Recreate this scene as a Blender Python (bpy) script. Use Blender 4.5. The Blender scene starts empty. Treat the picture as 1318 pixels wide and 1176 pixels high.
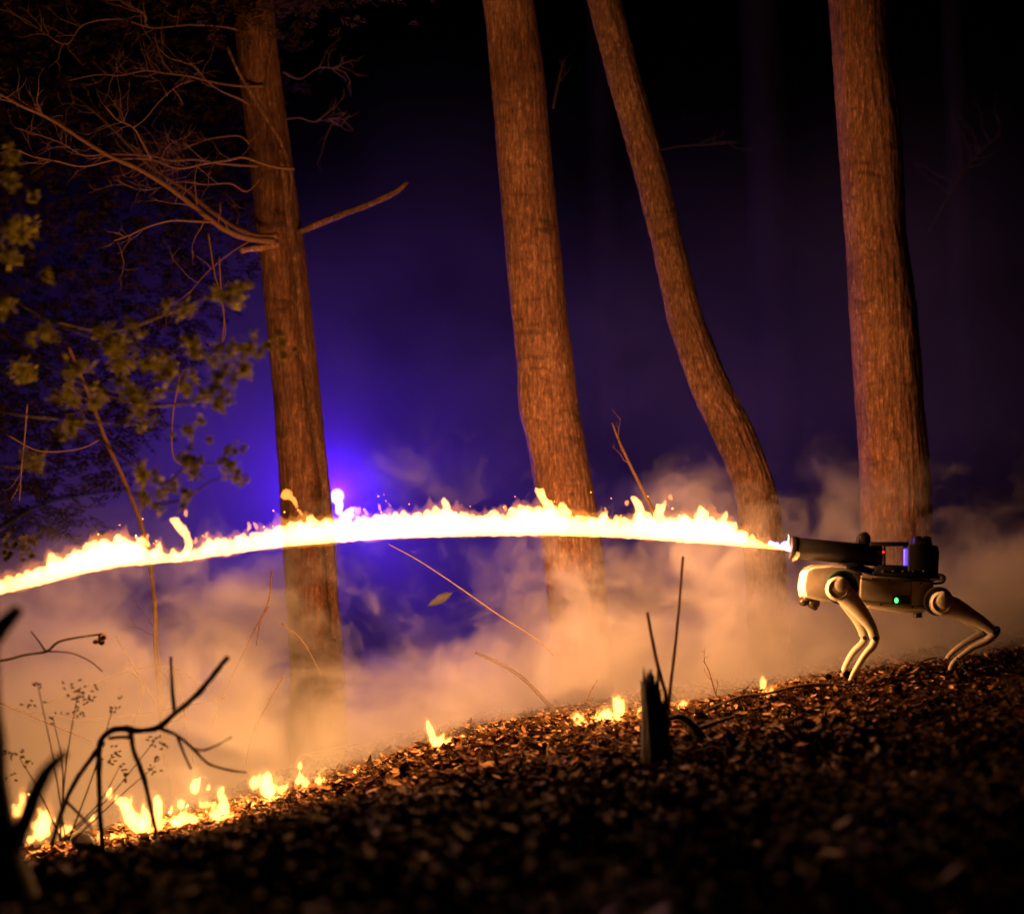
import bpy, bmesh, math, random
import numpy as np
from mathutils import Vector, Matrix, noise

# ---------------------------------------------------------------- camera, world, exposure
C = bpy.context.scene
COL = C.collection
random.seed(7)
RNG = np.random.default_rng(7)

FPX = 2600.0            # focal length in photograph pixels
HOR = 820.0             # horizon line in the photograph
cd = bpy.data.cameras.new('camera')
cam = bpy.data.objects.new('camera', cd)
COL.objects.link(cam)
C.camera = cam
cam.location = (0, 0, 0)
cam.rotation_euler = (math.pi / 2, 0, 0)
cd.sensor_width = 36
cd.lens = FPX * 36 / 1318
cd.shift_y = (HOR - 588) / 1318
cd.clip_end = 400
cd.dof.use_dof = True
cd.dof.focus_distance = 8.5
cd.dof.aperture_fstop = cd.lens / 1000 / 0.060
w = bpy.data.worlds.new('World')
C.world = w
w.use_nodes = True
_bg = w.node_tree.nodes['Background']
_sky = w.node_tree.nodes.new('ShaderNodeTexSky')
_sky.sky_type = 'NISHITA'
_sky.sun_disc = False
_sky.sun_elevation = math.radians(-8)
_sky.sun_rotation = math.radians(160)
w.node_tree.links.new(_sky.outputs[0], _bg.inputs[0])
_bg.inputs[1].default_value = 0.004
C.view_settings.view_transform = 'Standard'
C.view_settings.look = 'None'
C.view_settings.gamma = 1
C.view_settings.use_curve_mapping = False
C.view_settings.exposure = 0
C.cycles.volume_bounces = 0
C.cycles.max_bounces = 5
C.cycles.diffuse_bounces = 2
C.cycles.glossy_bounces = 2
C.cycles.transparent_max_bounces = 24
C.cycles.use_light_tree = True
C.cycles.sample_clamp_indirect = 1.5
C.cycles.caustics_reflective = False
C.cycles.caustics_refractive = False


def P(px, py, Y):
    """A point of the place at distance Y seen at photograph pixel (px, py)."""
    return Vector(((px - 659) / FPX * Y, Y, (HOR - py) / FPX * Y))


# ---------------------------------------------------------------- helpers
def link_mesh(name, verts, faces, mat=None, parent=None, smooth=True):
    me = bpy.data.meshes.new(name)
    off = Vector((0, 0, 0))
    q = parent
    while q is not None:
        off += q.location
        q = q.parent
    V = np.asarray(verts, dtype=float) - np.array(off)
    me.from_pydata(V.tolist(), [], faces if isinstance(faces, list) else faces.tolist())
    if smooth:
        me.polygons.foreach_set('use_smooth', [True] * len(me.polygons))
    if mat:
        me.materials.append(mat)
    me.update()
    o = bpy.data.objects.new(name, me)
    COL.objects.link(o)
    if parent is not None:
        o.parent = parent
    return o


def thing(name, loc, label, cat, group=None):
    o = bpy.data.objects.new(name, None)
    COL.objects.link(o)
    o.location = loc
    o.empty_display_size = .1
    o['label'] = label
    o['category'] = cat
    if group:
        o['group'] = group
    return o


def tag(o, label=None, cat=None, group=None, kind=None):
    if label: o['label'] = label
    if cat: o['category'] = cat
    if group: o['group'] = group
    if kind: o['kind'] = kind
    return o


def catmull(pts, rad, step):
    pts = [np.array(p, float) for p in pts]
    n = len(pts)
    out, ro = [], []
    for i in range(n - 1):
        p0 = pts[i - 1] if i > 0 else 2 * pts[0] - pts[1]
        p1, p2 = pts[i], pts[i + 1]
        p3 = pts[i + 2] if i + 2 < n else 2 * pts[-1] - pts[-2]
        L = np.linalg.norm(p2 - p1)
        k = max(1, int(L / step))
        for j in range(k):
            t = j / k
            out.append(.5 * ((2 * p1) + (-p0 + p2) * t + (2 * p0 - 5 * p1 + 4 * p2 - p3) * t * t + (-p0 + 3 * p1 - 3 * p2 + p3) * t ** 3))
            ro.append(rad[i] + (rad[i + 1] - rad[i]) * t)
    out.append(pts[-1]); ro.append(rad[-1])
    return np.array(out), np.array(ro)


class MB:
    def __init__(s):
        s.v, s.f = [], []

    def add(s, V, F):
        b = len(s.v)
        s.v.extend(np.asarray(V, float).tolist())
        s.f.extend([tuple(i + b for i in f) for f in F])

    def tube(s, pts, rad, seg=8, step=.03, jit=0.0, jf=8.0, cap=True, flat=1.0):
        c, r = catmull(pts, rad, step)
        n = len(c)
        if n < 2: return
        T = np.gradient(c, axis=0)
        T /= np.linalg.norm(T, axis=1)[:, None] + 1e-9
        up = np.array([0, 1, 0]) if abs(T[0][1]) < .9 else np.array([1, 0, 0])
        V = []
        for i in range(n):
            a = up - T[i] * np.dot(up, T[i]); a /= np.linalg.norm(a) + 1e-9
            up = a
            b = np.cross(T[i], a)
            for k in range(seg):
                th = 2 * math.pi * k / seg
                q = r[i]
                d = a * math.cos(th) * flat + b * math.sin(th)
                if jit:
                    q *= 1 + jit * noise.noise(Vector(c[i] * jf + d * 1.3))
                V.append(c[i] + d * q)
        F = [(i * seg + k, i * seg + (k + 1) % seg, (i + 1) * seg + (k + 1) % seg, (i + 1) * seg + k)
             for i in range(n - 1) for k in range(seg)]
        if cap:
            F.append(tuple(range(seg))[::-1])
            F.append(tuple((n - 1) * seg + k for k in range(seg)))
        s.add(V, F)

    def bm(s, bm):
        bm.verts.ensure_lookup_table()
        bm.verts.index_update()
        s.add([v.co[:] for v in bm.verts], [tuple(v.index for v in f.verts) for f in bm.faces])
        bm.free()

    def ball(s, c, r, sub=2, sc=(1, 1, 1), rot=None):
        b = bmesh.new()
        bmesh.ops.create_icosphere(b, subdivisions=sub, radius=1)
        M = Matrix.Translation(Vector(c)) @ (rot.to_4x4() if rot else Matrix()) @ Matrix.Diagonal((r * sc[0], r * sc[1], r * sc[2], 1))
        bmesh.ops.transform(b, matrix=M, verts=b.verts)
        s.bm(b)

    def prism(s, poly, y0, y1, bevel=.006, segs=2):
        """poly: (x, z) outline, extruded from y0 to y1, bevelled"""
        b = bmesh.new()
        vs = [b.verts.new((x, y0, z)) for x, z in poly]
        f = b.faces.new(vs)
        r = bmesh.ops.extrude_face_region(b, geom=[f])
        for e in r['geom']:
            if isinstance(e, bmesh.types.BMVert): e.co.y = y1
        bmesh.ops.recalc_face_normals(b, faces=b.faces)
        if bevel:
            bmesh.ops.bevel(b, geom=list(b.edges), offset=bevel, segments=segs, profile=.5, affect='EDGES', clamp_overlap=True)
        s.bm(b)

    def cyl(s, c, axis, r, h, seg=32, bevel=.004, r2=None):
        b = bmesh.new()
        bmesh.ops.create_cone(b, cap_ends=True, segments=seg, radius1=r, radius2=r if r2 is None else r2, depth=h)
        if bevel:
            ed = [e for e in b.edges if any(len(f.verts) > 4 for f in e.link_faces)]
            bmesh.ops.bevel(b, geom=ed, offset=bevel, segments=2, profile=.5, affect='EDGES')
        M = Matrix.Translation(Vector(c)) @ Vector(axis).to_track_quat('Z', 'Y').to_matrix().to_4x4()
        bmesh.ops.transform(b, matrix=M, verts=b.verts)
        s.bm(b)

    def ring(s, c, axis, R, r, a0=0, a1=360, seg=40):
        q = Vector(axis).to_track_quat('Z', 'Y').to_matrix()
        pts = [Vector(c) + q @ Vector((R * math.cos(math.radians(a0 + (a1 - a0) * i / seg)), R * math.sin(math.radians(a0 + (a1 - a0) * i / seg)), 0)) for i in range(seg + 1)]
        s.tube(pts, [r] * len(pts), seg=8, step=1)

    def build(s, name, mat, parent=None, smooth=True):
        return link_mesh(name, s.v, s.f, mat, parent, smooth)


def sharp(o, ang=40):
    o.data.set_sharp_from_angle(angle=math.radians(ang))
    return o


# ---------------------------------------------------------------- materials
def newmat(name):
    m = bpy.data.materials.new(name)
    m.use_nodes = True
    nt = m.node_tree
    return m, nt, nt.nodes['Principled BSDF'], nt.nodes['Material Output']


def N(nt, t, **k):
    n = nt.nodes.new(t)
    for a, b in k.items(): setattr(n, a, b)
    return n


def ramp(nt, fac, stops):
    r = N(nt, 'ShaderNodeValToRGB')
    e = r.color_ramp.elements
    while len(e) < len(stops): e.new(.5)
    for i, (p, c) in enumerate(stops):
        e[i].position = p; e[i].color = (*c, 1)
    nt.links.new(fac, r.inputs[0])
    return r.outputs[0]


def bark_mat(name, dark, mid, light, fs=75, vs=9, bump=.7, flake=.25):
    m, nt, p, o = newmat(name)
    L = nt.links.new
    tc = N(nt, 'ShaderNodeTexCoord')
    mp = N(nt, 'ShaderNodeMapping'); mp.inputs['Scale'].default_value = (fs, fs, vs)
    L(tc.outputs['Object'], mp.inputs['Vector'])
    n1 = N(nt, 'ShaderNodeTexNoise'); n1.inputs['Scale'].default_value = 1; n1.inputs['Detail'].default_value = 6; n1.inputs['Roughness'].default_value = .65
    L(mp.outputs[0], n1.inputs['Vector'])
    n2 = N(nt, 'ShaderNodeTexNoise'); n2.inputs['Scale'].default_value = 2.2; n2.inputs['Detail'].default_value = 4
    L(tc.outputs['Object'], n2.inputs['Vector'])
    mx = N(nt, 'ShaderNodeMath', operation='MULTIPLY_ADD'); L(n2.outputs[0], mx.inputs[0]); mx.inputs[1].default_value = .55
    m2 = N(nt, 'ShaderNodeMath', operation='MULTIPLY_ADD'); L(n1.outputs[0], m2.inputs[0]); m2.inputs[1].default_value = .8; m2.inputs[2].default_value = -.17
    L(m2.outputs[0], mx.inputs[2])
    # cross cracks
    mp3 = N(nt, 'ShaderNodeMapping'); mp3.inputs['Scale'].default_value = (7, 7, 22)
    L(tc.outputs['Object'], mp3.inputs['Vector'])
    n3 = N(nt, 'ShaderNodeTexNoise'); n3.inputs['Scale'].default_value = 1; n3.inputs['Detail'].default_value = 5; n3.inputs['Distortion'].default_value = .6
    L(mp3.outputs[0], n3.inputs['Vector'])
    cr = ramp(nt, n3.outputs[0], [(.30, (.45, .42, .4)), (.44, (1, 1, 1)), (1, (1, 1, 1))])
    col = ramp(nt, mx.outputs[0], [(.28, dark), (.5, mid), (.72, light)])
    mu = N(nt, 'ShaderNodeMix', data_type='RGBA', blend_type='MULTIPLY'); mu.inputs[0].default_value = .8
    L(col, mu.inputs[6]); L(cr, mu.inputs[7])
    mp5 = N(nt, 'ShaderNodeMapping'); mp5.inputs['Scale'].default_value = (110, 110, 34)
    L(tc.outputs['Object'], mp5.inputs['Vector'])
    n5 = N(nt, 'ShaderNodeTexNoise'); n5.inputs['Scale'].default_value = 1; n5.inputs['Detail'].default_value = 3; n5.inputs['Roughness'].default_value = .6
    L(mp5.outputs[0], n5.inputs['Vector'])
    fk = ramp(nt, n5.outputs[0], [(.36, (.62, .6, .6)), (.52, (1, 1, 1)), (.60, (1.15, 1.15, 1.15)), (.70, (2.1, 2.2, 2.3))])
    mv = N(nt, 'ShaderNodeMix', data_type='RGBA', blend_type='MULTIPLY'); mv.inputs[0].default_value = 1
    L(mu.outputs[2], mv.inputs[6]); L(fk, mv.inputs[7])
    L(mv.outputs[2], p.inputs['Base Color'])
    p.inputs['Roughness'].default_value = .7
    p.inputs['Specular IOR Level'].default_value = .35
    vo = N(nt, 'ShaderNodeTexVoronoi', feature='DISTANCE_TO_EDGE')
    mp4 = N(nt, 'ShaderNodeMapping'); mp4.inputs['Scale'].default_value = (fs * .9, fs * .9, vs * 3)
    L(tc.outputs['Object'], mp4.inputs['Vector']); L(mp4.outputs[0], vo.inputs['Vector'])
    ad = N(nt, 'ShaderNodeMath', operation='MULTIPLY_ADD'); L(vo.outputs['Distance'], ad.inputs[0]); ad.inputs[1].default_value = flake
    L(n1.outputs[0], ad.inputs[2])
    b = N(nt, 'ShaderNodeBump'); b.inputs['Strength'].default_value = bump; b.inputs['Distance'].default_value = .02
    L(ad.outputs[0], b.inputs['Height']); L(b.outputs[0], p.inputs['Normal'])
    return m


def plain(name, col, rough=.6, metal=0, bump=0, bs=60, var=.25, spec=.5, coat=0):
    m, nt, p, o = newmat(name)
    L = nt.links.new
    tc = N(nt, 'ShaderNodeTexCoord')
    n = N(nt, 'ShaderNodeTexNoise'); n.inputs['Scale'].default_value = bs; n.inputs['Detail'].default_value = 5
    L(tc.outputs['Object'], n.inputs['Vector'])
    a = tuple(c * (1 - var) for c in col); b = tuple(min(1, c * (1 + var)) for c in col)
    L(ramp(nt, n.outputs[0], [(.3, a), (.7, b)]), p.inputs['Base Color'])
    p.inputs['Roughness'].default_value = rough
    p.inputs['Metallic'].default_value = metal
    p.inputs['Specular IOR Level'].default_value = spec
    p.inputs['Coat Weight'].default_value = coat
    if bump:
        bb = N(nt, 'ShaderNodeBump'); bb.inputs['Strength'].default_value = bump; bb.inputs['Distance'].default_value = .004
        L(n.outputs[0], bb.inputs['Height']); L(bb.outputs[0], p.inputs['Normal'])
    return m


def emit(name, col, k):
    m, nt, p, o = newmat(name)
    p.inputs['Base Color'].default_value = (*col, 1)
    p.inputs['Emission Color'].default_value = (*col, 1)
    p.inputs['Emission Strength'].default_value = k
    m.cycles.emission_sampling = 'NONE'
    return m


def flame_mat(name, col, kv, ks):
    """burning gas: light passes through it; it glows through its whole depth"""
    m, nt, p, o = newmat(name)
    nt.nodes.remove(p)
    L = nt.links.new
    e = N(nt, 'ShaderNodeEmission'); e.inputs[0].default_value = (*col, 1); e.inputs[1].default_value = ks
    t = N(nt, 'ShaderNodeBsdfTransparent')
    a = N(nt, 'ShaderNodeAddShader'); L(e.outputs[0], a.inputs[0]); L(t.outputs[0], a.inputs[1]); L(a.outputs[0], o.inputs['Surface'])
    v = N(nt, 'ShaderNodeEmission'); v.inputs[0].default_value = (*col, 1); v.inputs[1].default_value = kv
    L(v.outputs[0], o.inputs['Volume'])
    m.cycles.emission_sampling = 'NONE'
    return m


M_bark = bark_mat('bark_fibrous', (.05, .02, .010), (.155, .07, .037), (.30, .16, .095))
M_barkd = bark_mat('bark_dead_tree', (.025, .009, .005), (.085, .034, .016), (.20, .095, .05))
M_bark2 = bark_mat('bark_scaly', (.06, .026, .014), (.19, .09, .05), (.38, .21, .125), fs=60, vs=20, bump=1.0, flake=.9)
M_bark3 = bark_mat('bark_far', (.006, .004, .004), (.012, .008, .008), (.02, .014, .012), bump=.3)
M_bark3b = plain('dim_twig_bark', (.045, .022, .014), .8)
M_twig = plain('twig_bark', (.085, .038, .019), .8, bump=.4, bs=90)
M_twigpale = plain('pale_dry_stem', (.15, .10, .055), .7, bs=50)
M_char = plain('charred_wood', (.016, .012, .010), .75, bump=.8, bs=70, spec=.25)
M_darkbark = plain('dark_bark', (.03, .02, .014), .85, bump=.6, bs=50, spec=.2)  # plain dark brown for boughs, twigs and sticks
M_cream = plain('cream_painted_shell', (.86, .80, .64), .42, bump=.1, bs=45, var=.08, coat=.1)
M_tan = plain('warm_grey_shell', (.52, .44, .34), .4, bs=12, var=.07)
M_black = plain('matt_black_metal', (.012, .011, .012), .42, bs=30, var=.3)
M_rubber = plain('black_rubber', (.018, .016, .015), .8, bs=50)
M_brown = plain('smoky_brown_plastic', (.03, .018, .012), .3, bs=20)
M_gleam = plain('teal_led_gleam', (.02, .17, .15), .25, metal=.7, bs=20)  # teal painted for the gleam of an LED
M_grn = emit('green_indicator_light', (.08, 1.0, .22), 2.6)
M_red = emit('red_indicator_light', (1.0, .05, .03), .12)
M_blu = emit('blue_indicator_light', (.16, .10, 1.0), 1.0)
M_jet = flame_mat('flame_of_the_jet', (1, .33, .075), 150, .25)
M_fire = flame_mat('flame_of_burning_leaves', (1, .35, .07), 115, .2)
M_wisp = flame_mat('thin_torn_flame', (1, .30, .05), 40, .3)
M_pilot = flame_mat('blue_white_gas_flame', (.45, .42, 1.0), 170, .3)
M_blamp = flame_mat('blue_lamp_lens', (.08, .26, 1.0), 70, 3)
M_mantle = flame_mat('outer_orange_flame', (1, .27, .035), 9, .015)
M_ember = emit('glowing_ember', (1, .3, .05), 4)


def litter_mat(name='dead_leaf', cols=None):
    m, nt, p, o = newmat(name)
    L = nt.links.new
    g = N(nt, 'ShaderNodeNewGeometry')
    c = ramp(nt, g.outputs['Random Per Island'], cols or [(0, (.008, .003, .0015)), (.45, (.018, .0065, .003)), (.8, (.052, .019, .008)), (.955, (.13, .055, .025)), (1, (.36, .19, .1))])
    tc = N(nt, 'ShaderNodeTexCoord')
    n = N(nt, 'ShaderNodeTexNoise'); n.inputs['Scale'].default_value = 60; n.inputs['Detail'].default_value = 3
    L(tc.outputs['Object'], n.inputs['Vector'])
    mu = N(nt, 'ShaderNodeMix', data_type='RGBA', blend_type='MULTIPLY'); mu.inputs[0].default_value = .7
    L(c, mu.inputs[6]); L(ramp(nt, n.outputs[0], [(.35, (.45, .42, .4)), (.6, (1, 1, 1))]), mu.inputs[7])
    L(mu.outputs[2], p.inputs['Base Color'])
    r = N(nt, 'ShaderNodeMapRange'); L(g.outputs['Random Per Island'], r.inputs[0]); r.inputs[3].default_value = 1; r.inputs[4].default_value = .6
    p.inputs['Specular IOR Level'].default_value = .06
    L(r.outputs[0], p.inputs['Roughness'])
    return m


M_leaf = litter_mat()
M_litleaf = litter_mat('firelit_leaf', [(0, (.03, .014, .006)), (.4, (.10, .05, .022)), (.75, (.27, .15, .065)), (1, (.55, .36, .18))])  # paler leaf colours that paint firelight on the crest


def soil_mat():
    m, nt, p, o = newmat('forest_soil')
    L = nt.links.new
    tc = N(nt, 'ShaderNodeTexCoord')
    n = N(nt, 'ShaderNodeTexNoise'); n.inputs['Scale'].default_value = 14; n.inputs['Detail'].default_value = 8; n.inputs['Roughness'].default_value = .7
    L(tc.outputs['Object'], n.inputs['Vector'])
    L(ramp(nt, n.outputs[0], [(.35, (.018, .010, .006)), (.55, (.05, .028, .014)), (.75, (.10, .058, .03))]), p.inputs['Base Color'])
    p.inputs['Roughness'].default_value = 1
    p.inputs['Specular IOR Level'].default_value = .05
    b = N(nt, 'ShaderNodeBump'); b.inputs['Strength'].default_value = 1; b.inputs['Distance'].default_value = .03
    L(n.outputs[0], b.inputs['Height']); L(b.outputs[0], p.inputs['Normal'])
    return m


M_soil = soil_mat()


def green_mat(name, c0, c1, trans=.35):
    m, nt, p, o = newmat(name)
    L = nt.links.new
    g = N(nt, 'ShaderNodeNewGeometry')
    c = ramp(nt, g.outputs['Random Per Island'], [(0, c0), (1, c1)])
    L(c, p.inputs['Base Color'])
    p.inputs['Roughness'].default_value = .8
    p.inputs['Specular IOR Level'].default_value = .05
    t = N(nt, 'ShaderNodeBsdfTranslucent'); L(c, t.inputs[0])
    mx = N(nt, 'ShaderNodeMixShader'); mx.inputs[0].default_value = trans
    L(p.outputs[0], mx.inputs[1]); L(t.outputs[0], mx.inputs[2]); L(mx.outputs[0], o.inputs['Surface'])
    return m


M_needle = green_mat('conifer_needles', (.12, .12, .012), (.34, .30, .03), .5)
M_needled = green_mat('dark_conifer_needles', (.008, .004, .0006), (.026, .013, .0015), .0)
M_grass = green_mat('short_grass', (.06, .075, .02), (.14, .15, .05), .3)
M_straw = green_mat('dry_straw', (.12, .075, .035), (.4, .28, .14), .3)
M_shrub = green_mat('small_dark_leaves', (.02, .02, .008), (.06, .05, .02), .3)

# ---------------------------------------------------------------- the ground
LINE = [(-700, 1290), (-300, 1200), (-100, 1140), (0, 1108), (100, 1090), (200, 1072), (300, 1046), (420, 1008), (560, 966), (650, 948), (750, 930), (880, 912), (985, 899), (1100, 879), (1225, 860), (1318, 845), (1500, 818), (2000, 770), (3500, 700)]
LX = np.array([(p - 659) / 325 for p, _ in LINE]); LZ = np.array([(HOR - q) / 325 for _, q in LINE])


def fnoise(x, y, s, seed=0.0):
    """cheap smooth noise made of sines, numpy-friendly"""
    r = np.zeros_like(x)
    rg = np.random.default_rng(int(seed * 10) + 3)
    for k in range(9):
        a = rg.uniform(0, 2 * math.pi); f = s * rg.uniform(.6, 1.7); ph = rg.uniform(0, 6.28)
        r += np.sin((x * math.cos(a) + y * math.sin(a)) * f + ph)
    return r / 4.0


def ground_z(x, y):
    x = np.asarray(x, float); y = np.asarray(y, float)
    z8 = np.interp(x, LX, LZ)
    z4 = -.50 + .03 * np.clip(x, -6, 6)
    t = np.clip((8 - y) / 4.0, 0, 1)
    near = z8 * (1 - t) + z4 * t - .11 * np.clip(4 - y, 0, 40) * 1.0
    far = z8 + .035 * np.clip(y - 8, 0, 1.0) - .16 * np.clip(y - 9.2, 0, .8) - .30 * np.clip(y - 10.0, 0, 5)
    z = np.where(y < 8, near, far)
    amp = np.clip(1 - (np.abs(y - 8) < .0) * 1.0, .4, 1)
    z = z + (.016 * fnoise(x, y, 5.0, 1) + .008 * fnoise(x, y, 13.0, 2)) * amp
    z = z + .022 * fnoise(x, y, 1.9, 3) * np.clip((7.6 - y) / 1.5, 0, 1)
    z = z - .055 * np.clip((7.95 - y) / .5, 0, 1) - .012
    return z


def gz(x, y):
    return float(ground_z(x, y))


xs = np.concatenate([np.linspace(-70, -6, 30), np.linspace(-5.9, 5.9, 320), np.linspace(6, 70, 30)])
ys = np.concatenate([np.linspace(-30, 3.2, 14), np.linspace(3.3, 11, 260), np.linspace(11.2, 16, 14), np.linspace(18, 120, 14)])
X, Yg = np.meshgrid(xs, ys)
Z = ground_z(X, Yg)
nx, ny = len(xs), len(ys)
idx = np.arange(nx * ny).reshape(ny, nx)
F = np.stack([idx[:-1, :-1], idx[:-1, 1:], idx[1:, 1:], idx[1:, :-1]], -1).reshape(-1, 4)
g_ = link_mesh('ground', np.stack([X, Yg, Z], -1).reshape(-1, 3), F, M_soil)
tag(g_, 'dark forest floor sloping up to the right under the robot', kind='structure')

# leaf litter: curled leaves, each a folded six-sided blade
n = 150000
ly = 3.0 + (9.9 - 3.0) * RNG.random(n) ** .75
lx = (RNG.random(n) * 2 - 1) * (.36 * ly + .7)
def leaves(name, lx, ly, mat, label, lift=0.0, big=1.0):
    n = len(lx)
    cl = fnoise(lx, ly, 6.0, 5)
    keep = RNG.random(n) < .62 + .3 * cl
    lx, ly = lx[keep], ly[keep]
    n = len(lx)
    L0 = RNG.uniform(.008, .026, n) * big * np.where(RNG.random(n) < .08, RNG.uniform(1.4, 2.2, n), 1) * np.clip(1 + .25 * fnoise(lx, ly, 3.0, 8), .6, 1.5)
    W0 = L0 * RNG.uniform(.45, .75, n)
    yaw = RNG.uniform(0, 2 * math.pi, n); pitch = RNG.normal(0, .36, n); roll = RNG.normal(0, .42, n); curl = RNG.uniform(-.1, .55, n)
    tmpl = np.array([(-1, 0, 0), (-.45, .8, .35), (.3, .75, .35), (1, 0, .15), (.3, -.75, .35), (-.45, -.8, .35), (-.35, 0, -.1), (.3, 0, -.08)])
    V = np.zeros((n, 8, 3))
    V[:, :, 0] = tmpl[None, :, 0] * L0[:, None]
    V[:, :, 1] = tmpl[None, :, 1] * W0[:, None] * RNG.uniform(.75, 1.2, (n, 8))
    V[:, :, 2] = tmpl[None, :, 2] * (W0 * curl)[:, None] * 2 + (tmpl[None, :, 0] ** 2) * (L0 * curl)[:, None] * .5
    cy, sy, cp, sp, cr_, sr = np.cos(yaw), np.sin(yaw), np.cos(pitch), np.sin(pitch), np.cos(roll), np.sin(roll)
    a, b, c = V[:, :, 0].copy(), V[:, :, 1].copy(), V[:, :, 2].copy()
    b, c = b * cr_[:, None] - c * sr[:, None], b * sr[:, None] + c * cr_[:, None]
    a, c = a * cp[:, None] + c * sp[:, None], -a * sp[:, None] + c * cp[:, None]
    a, b = a * cy[:, None] - b * sy[:, None], a * sy[:, None] + b * cy[:, None]
    lz = ground_z(lx, ly) + RNG.uniform(.0, .03, n) + lift + .3 * L0 * np.abs(np.sin(pitch))
    V = np.stack([a + lx[:, None], b + ly[:, None], c + lz[:, None]], -1)
    ft = np.array([(0, 1, 6), (1, 2, 7), (1, 7, 6), (2, 3, 7), (3, 4, 7), (4, 5, 6), (4, 6, 7), (5, 0, 6)])
    F = (ft[None] + (np.arange(n) * 8)[:, None, None]).reshape(-1, 3)
    lo = link_mesh(name, V.reshape(-1, 3), F, mat, smooth=False)
    tag(lo, label, kind='stuff')


leaves('leaf_litter', lx, ly, M_leaf, 'brown dead leaves carpeting the slope')
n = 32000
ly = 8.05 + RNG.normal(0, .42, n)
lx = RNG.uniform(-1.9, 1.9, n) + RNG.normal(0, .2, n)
leaves('firelit_leaves', lx, ly, M_litleaf, 'curled leaves along the crest, coloured pale for the firelight', .008, .72)  # second layer, its pale colour brightens the firelit band

# pale dry straw lying and standing along the crest under the jet
mb = MB()
for _ in range(9000):
    x = random.uniform(-1.6, 1.3); y = random.gauss(8.0, .36)
    if noise.noise(Vector((x * 3.1, y * 3.1, 9))) < -.1: continue
    z = gz(x, y) + .012
    h = random.uniform(.0, .018) if random.random() < .93 else random.uniform(.02, .06); a = random.uniform(0, 6.28); l = random.uniform(.02, .07)
    dx, dy = math.cos(a), math.sin(a)
    wv = .0018
    mb.add([(x - dy * wv, y + dx * wv, z), (x + dy * wv, y - dx * wv, z), (x + dx * l, y + dy * l, z + h)], [(0, 1, 2)])
tag(mb.build('dry_grass', M_straw, smooth=False), 'pale dry grass lying along the crest below the flame jet', kind='stuff')

# short grass among the leaves round the robot's feet
mb = MB()
for _ in range(5200):
    x = random.uniform(.55, 2.6); y = random.gauss(8.1, .38)
    if noise.noise(Vector((x * 2.1, y * 2.1, 3))) < -.12: continue
    z = gz(x, y) - .004
    h = random.uniform(.015, .045); a = random.uniform(0, 6.28); l = random.uniform(0, .02)
    dx, dy = math.cos(a), math.sin(a)
    wv = .0016
    mb.add([(x - dy * wv, y + dx * wv, z), (x + dy * wv, y - dx * wv, z), (x + dx * l, y + dy * l, z + h)], [(0, 1, 2)])
tag(mb.build('grass', M_grass, smooth=False), 'short sparse grass round the feet of the robot', kind='stuff')


# ---------------------------------------------------------------- smoke and haze
def vol_box(name, a, b, m):
    v = [(x, y, z) for x in (a[0], b[0]) for y in (a[1], b[1]) for z in (a[2], b[2])]
    f = [(0, 1, 3, 2), (4, 6, 7, 5), (0, 4, 5, 1), (2, 3, 7, 6), (0, 2, 6, 4), (1, 5, 7, 3)]
    o = link_mesh(name, v, f, m, smooth=False)
    o['kind'] = 'stuff'
    return o


def vol_mat(name, col=(.87, .84, .87)):
    m = bpy.data.materials.new(name)
    m.use_nodes = True
    nt = m.node_tree
    nt.nodes.clear()
    o = N(nt, 'ShaderNodeOutputMaterial')
    v = N(nt, 'ShaderNodeVolumePrincipled')
    v.inputs['Color'].default_value = (*col, 1)
    nt.links.new(v.outputs[0], o.inputs['Volume'])
    return m, nt, v


m_haze, nt, v = vol_mat('thin_night_haze')
L = nt.links.new
g = N(nt, 'ShaderNodeNewGeometry')
sx = N(nt, 'ShaderNodeSeparateXYZ'); L(g.outputs['Position'], sx.inputs[0])
fz = N(nt, 'ShaderNodeMapRange', interpolation_type='SMOOTHSTEP'); L(sx.outputs[2], fz.inputs[0])
fz.inputs[1].default_value = .4; fz.inputs[2].default_value = 3.5; fz.inputs[3].default_value = 1.0; fz.inputs[4].default_value = 0.0
hn = N(nt, 'ShaderNodeTexNoise'); hn.inputs['Scale'].default_value = .6; hn.inputs['Detail'].default_value = 3; hn.inputs['Distortion'].default_value = .8
L(g.outputs['Position'], hn.inputs['Vector'])
hr = N(nt, 'ShaderNodeMapRange'); L(hn.outputs[0], hr.inputs[0]); hr.inputs[1].default_value = .40; hr.inputs[2].default_value = .62; hr.inputs[3].default_value = .012; hr.inputs[4].default_value = .21
hm = N(nt, 'ShaderNodeMath', operation='MULTIPLY'); L(fz.outputs[0], hm.inputs[0]); L(hr.outputs[0], hm.inputs[1])
L(hm.outputs[0], v.inputs['Density'])
tag(vol_box('haze', (-8, 10.62, -3.2), (8, 18, 4.0), m_haze), 'thin haze hanging between the far trunks')

m_smoke, nt, v = vol_mat('billowing_smoke')
L = nt.links.new
g = N(nt, 'ShaderNodeNewGeometry')
sx = N(nt, 'ShaderNodeSeparateXYZ'); L(g.outputs['Position'], sx.inputs[0])
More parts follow.
